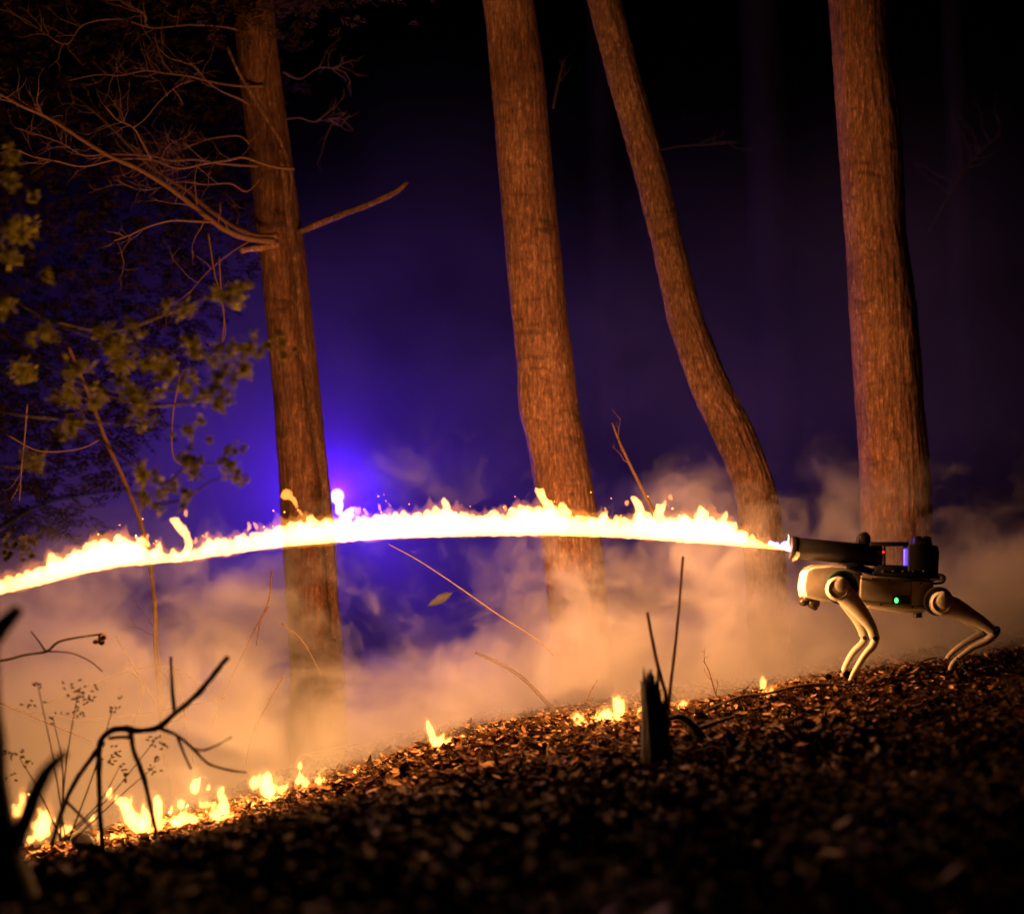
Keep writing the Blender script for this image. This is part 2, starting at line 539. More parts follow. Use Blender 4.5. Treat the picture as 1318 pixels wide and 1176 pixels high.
# warp, then billows drawn out along the view so that they keep their shape
st_ = N(nt, 'ShaderNodeVectorMath', operation='MULTIPLY'); L(g.outputs['Position'], st_.inputs[0]); st_.inputs[1].default_value = (1, .4, 1)
nw = N(nt, 'ShaderNodeTexNoise'); nw.inputs['Scale'].default_value = 2.0; nw.inputs['Detail'].default_value = 3
L(st_.outputs[0], nw.inputs['Vector'])
va = N(nt, 'ShaderNodeVectorMath', operation='MULTIPLY_ADD'); L(nw.outputs['Color'], va.inputs[0]); va.inputs[1].default_value = (.95, .3, .95); L(st_.outputs[0], va.inputs[2])
n1 = N(nt, 'ShaderNodeTexNoise'); n1.inputs['Scale'].default_value = 2.1; n1.inputs['Detail'].default_value = 7; n1.inputs['Roughness'].default_value = .66
L(va.outputs[0], n1.inputs['Vector'])
# height above the slope: h = z - .2 x
hs = N(nt, 'ShaderNodeMath', operation='MULTIPLY_ADD'); L(sx.outputs[0], hs.inputs[0]); hs.inputs[1].default_value = -.2
L(sx.outputs[2], hs.inputs[2])
# thick or thin along the slope
xr = N(nt, 'ShaderNodeMapRange'); L(sx.outputs[0], xr.inputs[0]); xr.inputs[1].default_value = -2.6; xr.inputs[2].default_value = 2.6
xb = ramp(nt, xr.outputs[0], [(0, (.72,) * 3), (.16, (.68,) * 3), (.30, (.57,) * 3), (.42, (.56,) * 3), (.5, (.545,) * 3), (.6, (.55,) * 3), (.72, (.51,) * 3), (.86, (.44,) * 3), (1, (.46,) * 3)])
th = N(nt, 'ShaderNodeMapRange'); L(hs.outputs[0], th.inputs[0])
th.inputs[1].default_value = -.40; th.inputs[2].default_value = 1.0; th.inputs[3].default_value = .92; th.inputs[4].default_value = 1.27
th.clamp = False
nb_ = N(nt, 'ShaderNodeTexNoise'); nb_.inputs['Scale'].default_value = .9; nb_.inputs['Detail'].default_value = 1
L(va.outputs[0], nb_.inputs['Vector'])
nx_ = N(nt, 'ShaderNodeMath', operation='MULTIPLY_ADD'); L(nb_.outputs[0], nx_.inputs[0]); nx_.inputs[1].default_value = .7; nx_.inputs[2].default_value = -.35
ny_ = N(nt, 'ShaderNodeMath', operation='MULTIPLY_ADD'); L(n1.outputs[0], ny_.inputs[0]); ny_.inputs[1].default_value = 1.5; L(nx_.outputs[0], ny_.inputs[2])
nz_ = N(nt, 'ShaderNodeMath', operation='ADD'); L(ny_.outputs[0], nz_.inputs[0]); nz_.inputs[1].default_value = -.25
s0 = N(nt, 'ShaderNodeMath', operation='ADD'); L(nz_.outputs[0], s0.inputs[0]); L(xb, s0.inputs[1])
sb = N(nt, 'ShaderNodeMath', operation='SUBTRACT'); L(s0.outputs[0], sb.inputs[0]); L(th.outputs[0], sb.inputs[1])
bl = N(nt, 'ShaderNodeMapRange'); L(sb.outputs[0], bl.inputs[0]); bl.inputs[1].default_value = 0; bl.inputs[2].default_value = .20; bl.inputs[3].default_value = .0; bl.inputs[4].default_value = 2.3
fall = N(nt, 'ShaderNodeMapRange', interpolation_type='SMOOTHSTEP'); L(hs.outputs[0], fall.inputs[0])
fall.inputs[1].default_value = .1; fall.inputs[2].default_value = 1.15; fall.inputs[3].default_value = 1.0; fall.inputs[4].default_value = 0.0
bs_ = N(nt, 'ShaderNodeMapRange', interpolation_type='SMOOTHSTEP'); L(hs.outputs[0], bs_.inputs[0])
bs_.inputs[1].default_value = -.42; bs_.inputs[2].default_value = .08; bs_.inputs[3].default_value = 1.5; bs_.inputs[4].default_value = 0.0
dm = N(nt, 'ShaderNodeMath', operation='MULTIPLY'); L(fall.outputs[0], dm.inputs[0]); L(bl.outputs[0], dm.inputs[1])
dk = N(nt, 'ShaderNodeMath', operation='ADD'); L(dm.outputs[0], dk.inputs[0]); L(bs_.outputs[0], dk.inputs[1])
# fades in behind the robot
fy = N(nt, 'ShaderNodeMapRange'); L(sx.outputs[1], fy.inputs[0]); fy.inputs[1].default_value = 8.0; fy.inputs[2].default_value = 9.0
dy_ = N(nt, 'ShaderNodeMath', operation='MULTIPLY'); L(dk.outputs[0], dy_.inputs[0]); L(fy.outputs[0], dy_.inputs[1])
L(dy_.outputs[0], v.inputs['Density'])
tag(vol_box('smoke', (-4.6, 7.86, -2.2), (4.6, 10.6, 1.6), m_smoke), 'pale smoke rolling along the slope behind the robot')
C.cycles.volume_step_rate = 1.0
m_smoke.cycles.volume_step_rate = .45
m_haze.cycles.volume_step_rate = 1.3


# ---------------------------------------------------------------- trunks
def trunk(rootname, rows, Y, label, cat, mat, group=None, lean_y=0.0, seg=112, rough=.035, seed=0, top_extra=2.2, lump=.05, down=None):
    """rows: (py, left px, right px). Returns the thing."""
    rows = list(rows)
    base_py = rows[-1][0]
    cen, rad = [], []
    zt = P(0, rows[0][0], Y).z
    for py, l, r in rows:
        z = P(0, py, Y).z
        yy = Y + lean_y * (z / 3)
        c = P((l + r) / 2, py, yy)
        cen.append(c); rad.append((r - l) / 2 / FPX * yy)
    # above the frame, tapering
    d = (cen[0] - cen[1]).normalized()
    tops = [cen[0] + d * top_extra, cen[0] + d * top_extra * .5]
    cen = tops + cen; rad = [rad[0] * .72, rad[0] * .86] + rad
    # down to the ground with a flare
    d2 = (cen[-1] - cen[-2]).normalized()
    gzv = gz(cen[-1].x, cen[-1].y)
    k = max(.05, (cen[-1].z - gzv))
    e = cen[-1] + Vector((d2.x * .5, 0, -1)) * k
    cen += [cen[-1] + (e - cen[-1]) * .6, e + Vector((0, 0, -.02)), e + Vector((0, 0, -.12))]
    rad += [rad[-1] * 1.06, rad[-1] * 1.35, rad[-1] * 1.5]
    c, r = catmull(cen, rad, .014)
    n = len(c)
    T = np.gradient(c, axis=0); T /= np.linalg.norm(T, axis=1)[:, None]
    V = np.zeros((n, seg, 3))
    th = np.arange(seg) * 2 * math.pi / seg
    s = 0
    for i in range(n):
        if i: s += np.linalg.norm(c[i] - c[i - 1])
        aa = np.array([1, 0, 0]) - T[i] * T[i][0]; aa /= np.linalg.norm(aa)
        bb = np.cross(T[i], aa)
        for k in range(seg):
            ct, st = math.cos(th[k]), math.sin(th[k])
            q1 = noise.noise(Vector((ct * 5.5, st * 5.5, s * 1.1 + seed)))
            q2 = noise.noise(Vector((ct * 13, st * 13, s * 5 + seed * 2)))
            q3 = noise.noise(Vector((ct * .9, st * .9, s * 1.6 + seed * 3)))
            rr = r[i] * (1 + lump * q3 + rough * .55 * (1 - 2 * abs(q1)) + rough * .9 * q2 + rough * .8 * noise.noise(Vector((ct * 30, st * 30, s * 22 + seed))) - rough * 1.3 * max(0, noise.noise(Vector((ct * 7, st * 7, s * 9 + seed * 5))) - .25))
            V[i, k] = c[i] + (aa * ct + bb * st) * rr
    idx = np.arange(n * seg).reshape(n, seg)
    F = np.stack([idx[:-1], np.roll(idx, -1, 1)[:-1], np.roll(idx, -1, 1)[1:], idx[1:]], -1).reshape(-1, 4)
    root = thing(rootname, Vector(c[-1]), label, cat, group)
    link_mesh('trunk', V.reshape(-1, 3), F, mat, root)
    return root, c, r


ta, ca, ra = trunk('dead_tree', [(-10, 300, 350), (60, 305, 356), (150, 314, 368), (230, 324, 378), (300, 331, 388), (400, 342, 401), (500, 352, 412), (580, 357, 419), (650, 362, 426), (800, 370, 437), (840, 373, 441)],
                   9.7, 'dead tree with bare twiggy branches reaching left and a broken stub', 'tree', M_barkd, seed=11, top_extra=1.6)
tb, cb, rb = trunk('forest_tree', [(0, 622, 687), (100, 632, 700), (200, 640, 709), (300, 649, 718), (400, 659, 728), (470, 666, 738), (520, 668, 744), (560, 678, 750), (640, 691, 765), (720, 700, 776), (800, 708, 782), (845, 708, 786)],
                   9.5, 'thick straight tree standing in smoke above the middle of the flame jet', 'tree', M_bark, seed=23, lump=.06)
tcv, cc, rc = trunk('curved_tree', [(0, 757, 799), (100, 783, 823), (200, 811, 851), (300, 837, 875), (400, 858, 901), (450, 873, 918), (500, 891, 939), (550, 915, 965), (600, 937, 986), (650, 951, 1001), (700, 957, 1008), (760, 962, 1012)],
                    9.3, 'slender scaly tree curving down to the nozzle end of the robot', 'tree', M_bark2, seed=31, rough=.085, lump=.04)
td, cdn, rd = trunk('forest_tree', [(0, 1068, 1141), (60, 1072, 1146), (150, 1078, 1157), (230, 1084, 1162), (300, 1088, 1166), (400, 1094, 1179), (500, 1101, 1187), (600, 1107, 1195), (700, 1110, 1199), (800, 1112, 1203)],
                    9.4, 'thickest tree trunk, rising right behind the robot dog', 'tree', M_bark, seed=47, lump=.05)

# far trunks, dim in the haze
far = [(1030, 66, 14.6, 'broad dim trunk in the haze between the curved and thickest trees', -14),
       (1262, 34, 15.6, 'thin dim trunk at the right edge in the haze', -10),
       (800, 44, 16.5, 'dim trunk in the haze behind the upper curved tree', -8)]
for px, wd, Y, lab, lean in far:
    a = P(px, 860, Y); z0 = gz(a.x, Y) - .1
    t = thing('background_tree', Vector((a.x, Y, z0)), lab, 'tree', 'dim trunks in the haze')
    r = wd / 2 / FPX * Y
    mb = MB()
    up = P(px + lean * 4, -60, Y)
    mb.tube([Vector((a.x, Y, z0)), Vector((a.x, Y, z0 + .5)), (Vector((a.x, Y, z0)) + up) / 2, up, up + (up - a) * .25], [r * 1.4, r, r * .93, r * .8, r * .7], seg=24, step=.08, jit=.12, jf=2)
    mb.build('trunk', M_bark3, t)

# ---- dead branches of the left tree. pixel paths at 2.8x zoom of the top left corner
def Q(path, Y0, Y1, z=2.8, ox=0, oy=0):
    k = len(path) - 1
    return [P(ox + x / z, oy + y / z, Y0 + (Y1 - Y0) * i / k) for i, (x, y) in enumerate(path)]


def sprout(mb, pts, r0, depth, nn, ln, seedy, curl=.5):
    """small side twigs off a branch path"""
    rg = random.Random(seedy)
    for _ in range(nn):
        i = rg.randrange(1, len(pts) - 1) if len(pts) > 2 else 0
        t = rg.random()
        p = pts[i].lerp(pts[min(i + 1, len(pts) - 1)], t)
        d = (pts[min(i + 1, len(pts) - 1)] - pts[i - 1]).normalized()
        side = Vector((rg.uniform(-1, 1), rg.uniform(-.7, .7), rg.uniform(-.7, 1)))
        d = (d * .6 + side * .8).normalized()
        l = ln * rg.uniform(.4, 1.2)
        q = [p]
        for s in range(4):
            d = (d + Vector((rg.uniform(-curl, curl), rg.uniform(-curl, curl) * .6, rg.uniform(-curl, curl * 1.2)))).normalized()
            q.append(q[-1] + d * l / 4)
        mb.tube(q, [r0, r0 * .8, r0 * .62, r0 * .45, r0 * .25], seg=5, step=.03)
        if depth: sprout(mb, q, r0 * .6, depth - 1, 2, l * .5, rg.random(), curl)


PXM = 9.5 / FPX
branches = [
    ([(990, 870), (910, 862), (860, 850), (790, 815), (700, 745), (600, 670), (500, 610), (390, 560), (290, 500), (200, 440), (130, 405), (70, 380), (10, 345), (-60, 320)], 9.4, 8.9, 4.4, 1.4, 16),
    ([(1000, 850), (930, 850), (850, 820), (760, 760), (680, 690), (600, 640), (520, 580), (440, 500), (370, 430), (300, 370), (250, 340)], 9.5, 9.9, 3.6, 1.2, 9),
    ([(1060, 610), (980, 600), (880, 568), (820, 578), (740, 590), (640, 607), (540, 575), (420, 575), (300, 600), (200, 580), (120, 565), (50, 540), (-20, 560)], 9.5, 9.0, 2.0, .8, 16),
    ([(930, 600), (800, 590), (700, 575), (620, 580), (540, 562), (400, 556), (300, 560), (230, 520), (150, 490), (50, 460)], 9.55, 9.2, 1.8, .7, 14),
    ([(940, 640), (890, 690), (830, 662), (740, 665), (640, 655), (560, 680), (500, 685), (450, 665)], 9.55, 9.3, 1.4, .6, 8),
    ([(950, 310), (860, 310), (760, 295), (680, 275), (600, 265), (520, 255), (440, 272), (350, 270), (250, 290)], 9.6, 9.5, 1.9, .6, 14),
    ([(900, 380), (870, 360), (800, 330), (740, 288), (700, 240), (610, 210)], 9.6, 9.4, 1.6, .6, 6),
    ([(545, 575), (510, 510), (480, 460), (420, 430), (370, 375)], 9.1, 9.0, 1.7, .6, 6),
    ([(480, 460), (520, 430), (580, 360), (640, 310), (700, 290)], 9.0, 9.2, 1.2, .5, 4),
    ([(760, 800), (690, 797), (620, 795), (540, 815), (460, 850), (410, 868)], 9.2, 9.1, 1.8, .9, 3),
    ([(900, 520), (860, 490), (760, 500), (700, 520), (640, 540), (560, 520)], 9.65, 9.6, 1.4, .5, 12),
    ([(950, 180), (860, 110), (700, 90), (540, 100), (520, 50), (460, 20), (400, -20)], 9.7, 9.4, 1.5, .6, 12),
    ([(540, 100), (420, 70), (300, 90), (240, 160), (160, 120), (80, 60)], 9.4, 9.3, 1.2, .5, 8),
    ([(1030, 430), (1080, 425), (1130, 440), (1180, 430), (1230, 455)], 9.8, 10.1, 1.3, .5, 7),
    ([(1020, 260), (1080, 285), (1150, 245), (1220, 250)], 9.8, 10.0, 1.2, .4, 6),
    ([(900, 870), (840, 905), (770, 960), (720, 1010), (680, 1060)], 9.5, 9.4, 1.0, .6, 2),
]
for i, (path, y0, y1, r0, r1, ns) in enumerate(branches):
    pts = Q(path, y0, y1)
    mb = MB()
    k = len(pts) - 1
    rad = [(r0 + (r1 - r0) * j / k) * PXM for j in range(k + 1)]
    mb.tube(pts, rad, seg=8, step=.02, jit=.25, jf=30)
    sprout(mb, pts[1:], max(.6, r1 * .7) * PXM, 1, int(ns * 1.5), .22, 100 + i)
    mb.build('branch', M_twig, ta)
mb = MB(); mb.tube(Q([(868, 905), (900, 897), (940, 892), (1005, 880)], 9.52, 9.6), [x * PXM for x in (3.6, 4.2, 4.5, 4.8)], seg=12, step=.012, jit=.3, jf=30)
mb.build('branch_stub', M_bark, ta)
mb = MB(); mb.tube([P(378, 303, 9.7), P(387, 298, 9.65), P(430, 280, 9.6), P(470, 265, 9.55), P(500, 252, 9.5), P(515, 243, 9.5), P(524, 234, 9.5)], [x * PXM for x in (4.6, 4.4, 4.2, 4, 3.7, 3.2, 2.8)], seg=12, step=.012, jit=.35, jf=25)
mb.build('branch', M_bark2, ta)
# climbing stems that hug the trunk
vine = MB()
vine.tube(Q([(820, 170), (850, 240), (900, 330), (950, 410), (1000, 490), (1030, 560), (1050, 640), (1045, 720)], 9.5, 9.55), [x * PXM for x in (1.6, 1.8, 2.2, 2.4, 2.4, 2.2, 2.2, 2)], seg=8, step=.015, jit=.4, jf=20)
vine.tube(Q([(1010, 540), (1025, 640), (1035, 760), (1055, 880), (1072, 1000), (1085, 1130), (1105, 1300), (1130, 1520), (1165, 1700), (1180, 1900), (1195, 2100), (1215, 2300)], 9.53, 9.56), [x * PXM for x in (2.4, 4.2, 3, 5, 4, 4.2, 5, 4.8, 5.4, 5.5, 5.6, 6)], seg=12, step=.012, jit=.55, jf=14)
vine.tube(Q([(985, 140), (972, 220), (962, 300), (975, 380)], 9.6, 9.58), [x * PXM for x in (1, 1.3, 1.3, 1.2)], seg=6, step=.015)
tag(vine.build('vine', M_bark2), 'knobbly woody vine climbing the right side of the dead tree', 'vine')

# ---- conifer boughs hanging in from the left, out of focus
YC = 6.4
ct = thing('conifer_tree', P(-170, 900, YC), 'olive green conifer with soft blurred sprays hanging in front of the dead tree', 'tree')
ct.location.z = gz(ct.location.x, YC)
mb = MB(); b0 = Vector(ct.location)
mb.tube([b0 - Vector((0, 0, .1)), b0 + Vector((.02, 0, 1)), b0 + Vector((.0, .05, 2.5)), b0 + Vector((.03, .1, 4))], [.09, .075, .055, .02], seg=20, step=.03, jit=.15, jf=8)
mb.build('trunk', M_darkbark, ct)
boughs = [[(-170, 250), (-60, 330), (60, 410), (150, 440), (245, 452), (315, 450), (362, 446)],
          [(-170, 330), (-40, 400), (80, 480), (180, 506), (250, 493), (307, 480)],
          [(80, 480), (170, 518), (230, 520), (270, 512), (297, 516)],
          [(-170, 430), (-20, 520), (98, 540), (178, 545), (234, 550), (251, 572)],
          [(98, 540), (160, 590), (210, 622), (240, 600), (283, 596), (300, 585)],
          [(178, 590), (192, 645), (237, 642), (270, 620), (307, 610)],
          [(60, 410), (130, 425), (175, 418), (227, 398), (275, 380), (310, 368)],
          [(-170, 120), (-60, 180), (5, 225), (30, 290), (15, 330)],
          [(-170, 520), (-60, 580), (10, 600), (42, 596)]]
mb = MB()
for p in boughs:
    k = len(p) - 1
    mb.tube([P(x, y, YC + .25 - .3 * i / k) for i, (x, y) in enumerate(p)], [(2.6 - 1.9 * i / k) * YC / FPX for i in range(k + 1)], seg=6, step=.03, jit=.2, jf=20)
mb.build('boughs', M_twig, ct)
clumps = [(227, 400, 16), (175, 418, 14), (275, 383, 18), (300, 370, 17), (195, 460, 22), (245, 450, 22), (280, 457, 20), (315, 448, 18), (340, 450, 12), (362, 446, 10), (157, 500, 20), (182, 509, 20), (250, 492, 17),
          (280, 485, 18), (307, 480, 16), (272, 512, 14), (297, 516, 16), (98, 540, 16), (80, 548, 9), (178, 540, 15), (234, 548, 12), (251, 570, 11), (190, 603, 16), (210, 625, 16), (192, 645, 17), (237, 642, 13),
          (237, 596, 13), (255, 605, 14), (283, 596, 14), (300, 582, 13), (307, 612, 16), (42, 596, 15), (11, 193, 14), (7, 232, 18), (11, 293, 20), (35, 300, 14), (20, 330, 16), (110, 470, 20), (140, 445, 20), (60, 430, 22),
          (90, 500, 18), (30, 480, 18), (120, 515, 15), (215, 480, 18), (160, 470, 18), (130, 420, 14), (45, 250, 12), (5, 400, 16), (60, 360, 12)]
nb = MB()
rg = random.Random(5)
for (px, py, s) in [(a + rg.gauss(0, 9), b + rg.gauss(0, 7), c * rg.uniform(.4, .85)) for a, b, c in clumps for _ in range(4)]:
    c = P(px, py, YC + rg.uniform(-.12, .2)); R = s * YC / FPX * 1.05
    for _ in range(int(7 + s * .8)):
        a0 = rg.uniform(0, 6.28); el = rg.uniform(-1.1, 1.0)
        d = Vector((math.cos(a0) * math.cos(el), math.sin(a0) * math.cos(el) * .8, math.sin(el)))
        st = c + Vector((rg.uniform(-.5, .5), rg.uniform(-.5, .5), rg.uniform(-.6, .6))) * R
        ll = R * rg.uniform(.5, .9)
        for k in range(9):
            p = st + d * ll * k / 8
            for sd in (-1, 1):
                e = (d.cross(Vector((0, 0, 1))).normalized() * sd + d * .5 + Vector((0, 0, rg.uniform(-.35, .35)))).normalized() * .0095 * rg.uniform(.6, 1.3)
                wv = d * .0026
                nb.add([p - wv, p + e * .5 - wv * 1.4, p + e, p + e * .5 + wv * 1.4], [(0, 1, 2, 3)])
tag(nb.build('foliage', M_needle, ct, smooth=False), kind='stuff')

# ---- dense dark conifer standing behind the dead tree
dc = thing('dark_conifer', P(-90, 900, 10.3), 'large dark conifer filling the upper left behind the twig fan', 'tree')
dc.location.z = gz(dc.location.x, 10.3)
mb = MB(); b0 = Vector(dc.location)
mb.tube([b0 - Vector((0, 0, .1)), b0 + Vector((0, 0, 2)), b0 + Vector((0, .05, 4.5))], [.1, .085, .06], seg=16, step=.08, jit=.1)
mb.build('trunk', M_bark3, dc)
nb = MB(); rg = random.Random(9)
cnt = 0
while cnt < 9000:
    px, py = rg.uniform(-160, 420), rg.uniform(-160, 690)
    edge = 330 - max(0, py - 330) * .62 + 30 * noise.noise(Vector((py * .03, 1, 1))) + (40 if py < 120 else 0)
    if px > edge + rg.gauss(0, 16): continue
    if noise.noise(Vector((px * .018, py * .03, 7))) > .48: continue
    cnt += 1
    c = P(px, py, rg.uniform(9.98, 10.58))
    if cnt % 5 == 0: c = P(rg.gauss(340, 70), rg.uniform(-130, -8) + rg.gauss(0, 24), rg.uniform(9.2, 9.5))  # every fifth spray is added before the dead tree's top to darken it
    d = Vector((rg.uniform(-1, 1), rg.uniform(-.6, .6), rg.uniform(-.55, .15))).normalized()
    l = rg.uniform(.05, .13)
    for k in range(7):
        p = c + d * l * k / 7
        for sd in (-1, 1):
            e = (d.cross(Vector((0, 0, 1))).normalized() * sd + d * .6 + Vector((0, rg.uniform(-.4, .4), rg.uniform(-.6, .6)))).normalized() * .042 * (1.1 - k / 9) * rg.uniform(.7, 1.2)
            wv = d * .006
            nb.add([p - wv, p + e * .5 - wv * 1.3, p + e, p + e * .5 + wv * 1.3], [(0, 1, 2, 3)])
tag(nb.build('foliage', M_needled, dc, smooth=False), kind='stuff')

# ---- saplings and stems rising behind and before the jet
def stem(name, path, Ys, r0, r1, label, cat, mat=M_twig, sp=0, spl=.15, seed=1, group=None, step=.02, sprad=None):
    k = len(path) - 1
    Y0, Y1 = Ys
    pts = [P(x, y, Y0 + (Y1 - Y0) * i / k) for i, (x, y) in enumerate(path)]
    mb = MB()
    m = (Y0 + Y1) / 2 / FPX
    mb.tube(pts, [(r0 + (r1 - r0) * i / k) * m for i in range(k + 1)], seg=8, step=step, jit=.2, jf=25)
    if sp: sprout(mb, pts, (sprad or r1) * m, 1, sp, spl, seed)
    o = mb.build(name, mat)
    return tag(o, label, cat, group)


stem('sapling', [(222, 1035), (205, 860), (196, 745), (185, 685), (165, 630), (138, 570), (115, 510), (88, 446)], (9.3, 9.4), 3.8, 2.6, 'bare leaning sapling crossing the left end of the flame jet', 'sapling', sp=5, spl=.22, seed=4, sprad=1)
stem('twig', [(725, 928), (700, 900), (672, 872), (640, 852), (612, 840)], (8.4, 8.7), 2.8, 1.8, 'dark bent twig leaning out of the litter below the middle of the jet', 'twig', M_bark3b)
stem('twig', [(712, 842), (690, 822), (640, 790), (590, 755), (540, 722), (500, 700)], (8.5, 8.7), 1.1, .8, 'long thin yellow stem slanting down in front of the thick straight tree', 'twig', M_twigpale)
stem('twig', [(752, 908), (760, 890), (769, 874)], (8.3, 8.3), 1.2, .8, 'short thin twig poking up behind the litter near the four small flames', 'twig')
stem('twig', [(846, 670), (826, 628), (812, 600), (798, 570), (788, 544)], (8.9, 8.9), 3.0, 1.3, 'reddish broken twig rising above the jet left of the curved tree', 'twig', sp=3, spl=.1, seed=9, sprad=.8)
stem('twig', [(935, 925), (922, 895), (912, 862), (905, 850)], (8.1, 8.1), 1.2, .6, 'thin upright weed stem between the stump and the robot', 'twig', sp=3, spl=.08, seed=3)
stem('fallen_branch', [(905, 917), (950, 897), (985, 893), (1020, 884), (1055, 880), (1090, 884), (1118, 891)], (7.86, 7.8), 2.2, 1.6, 'crooked fallen branch lying across the front feet of the robot', 'branch', M_darkbark, sp=3, spl=.1, seed=2, sprad=1)
stem('twig', [(1180, 858), (1168, 866), (1190, 850), (1206, 846)], (8.0, 8.1), 1.6, 1.0, 'short dead twig on the grass between front and hind feet', 'twig')
stem('twig', [(1232, 846), (1238, 858), (1246, 866), (1254, 874)], (7.8, 7.75), 1.5, .8, 'dark curled twig under the hind feet of the robot', 'twig', M_darkbark)
stem('bare_shrub', [(1195, 300), (1215, 262), (1238, 225), (1262, 195), (1290, 172)], (11.5, 11.6), 1.3, .8, 'faint bare twigs in the dark right of the thickest tree', 'shrub', M_bark3b, sp=12, spl=.35, seed=21)
stem('bare_shrub', [(712, 140), (718, 110), (722, 92), (727, 76)], (10.2, 10.2), 1.5, .9, 'short faint twig beside the upper right edge of the thick straight tree', 'shrub', M_bark3b, sp=2, spl=.1, seed=22)
stem('bare_shrub', [(840, 195), (880, 188), (915, 186), (950, 183)], (10.6, 10.6), .9, .7, 'faint level twig right of the curved tree', 'shrub', M_bark3b, sp=3, spl=.2, seed=23)
for i, (pa, lab) in enumerate([
    ([(350, 735), (345, 775), (325, 815), (300, 868), (285, 900)], 'drooping yellow stem arching down left of the dead tree base'),
    ([(345, 780), (335, 800), (330, 830)], 'short fork of stem just left of the dead tree base'),
    ([(362, 802), (385, 820), (400, 842), (415, 872)], 'thin pale stem arching in front of the dead tree base'),
    ([(170, 865), (183, 880), (180, 905), (172, 930)], 'short hooked stem lit bright left of the arching branch tip'),
    ([(150, 820), (165, 845), (185, 880), (200, 905)], 'thin stem slanting above the black arching branch'),
    ([(222, 858), (232, 885), (238, 920), (245, 950), (249, 985)], 'bright upright stem behind the raised tip of the arching branch'),
    ([(60, 905), (120, 880), (190, 858), (240, 868), (278, 905), (270, 940)], 'long thin stem looping over the left fires'),
    ([(0, 905), (60, 920), (130, 925), (200, 915), (290, 898)], 'long thin level stem across the smoky left corner'),
    ([(282, 330), (285, 380), (290, 430), (280, 445)], 'faint vine hanging between conifer sprays and dead tree'),
    ([(268, 300), (276, 350), (288, 400), (286, 440)], 'second faint vine, closest to the twig fan'),
    ([(232, 480), (222, 540), (224, 590), (245, 600)], 'faint hanging vine behind the lower conifer sprays'),
    ([(35, 520), (32, 560), (28, 600), (25, 645)], 'thin brown stem standing at the far left above the jet'),
    ([(10, 560), (50, 580), (100, 578), (130, 565)], 'thin level twig at the far left above the jet'),
    ([(365, 870), (345, 905), (325, 945), (316, 985)], 'faint slanting stem right of the left fires'),
    ([(200, 770), (200, 830), (205, 900), (212, 985)], 'dim upright sapling in smoke behind the arching branch'),
    ([(385, 975), (410, 968), (440, 962), (460, 957)], 'bright dry stalk lying just right of the left fires')]):
    bright = i in (2, 3, 4, 5, 6, 7, 15)
    thin = i != 14
    stem('dry_stem' if i not in (8, 9, 10) else 'vine', pa, (8.9, 8.9) if i not in (8, 9, 10) else (9.1, 9.1), 1.3 if thin else 3, .7 if thin else 2, lab, 'stem' if i not in (8, 9, 10) else 'vine', M_twigpale if bright else M_twig, sp=2 if i in (5, 6, 11) else 0, spl=.12, seed=50 + i)
stem('twig', [(120, 955), (60, 930), (0, 905)][::-1], (8.4, 8.4), .8, .6, 'very thin stem low in the left smoke', 'twig')

# leaf in the smoke, blue light tinted into its colour
mb = MB()
c = P(566, 771, 9.25)
ax = (P(582, 762, 9.25) - P(550, 780, 9.25))
pr = Vector((0, -.35, 1)).cross(ax).normalized(); pv = ax.cross(Vector((0, 1, 0))).normalized()
pts = []
for t, wv in ((-.5, .02), (-.25, .7), (.05, 1), (.3, .75), (.5, .05)):
    for s in (-1, 0, 1):
        pts.append(c + ax * t + pv * s * wv * .021 + Vector((0, abs(s) * .008, 0)))
mb.add([tuple(p) for p in pts], [(i * 3 + j, i * 3 + j + 1, i * 3 + j + 4, i * 3 + j + 3) for i in range(4) for j in range(2)])
mb.tube([P(582, 762, 9.25), P(592, 758, 9.25), P(600, 759, 9.25)], [.001, .001, .001], seg=5)
tag(mb.build('leaf', plain('blue_tinted_leaf', (.045, .045, .07), .6), ), 'single broad leaf tinted for blue light low in the smoke', 'leaf')

# ---------------------------------------------------------------- foreground silhouettes
def multi(name, paths, label, cat, mat, seg=10, jit=.25, partname='branch', slim=1.0):
    first = paths[0]
    root = thing(name, P(*first[0][0][:2], first[0][0][2]), label, cat)
    for pth, r0, r1 in paths:
        k = len(pth) - 1
        m = pth[0][2] / FPX * slim
        mb = MB()
        mb.tube([P(*q) for q in pth], [(r0 + (r1 - r0) * i / k) * m for i in range(k + 1)], seg=seg, step=.012, jit=jit, jf=22)
        mb.build(partname, mat, root)
    return root


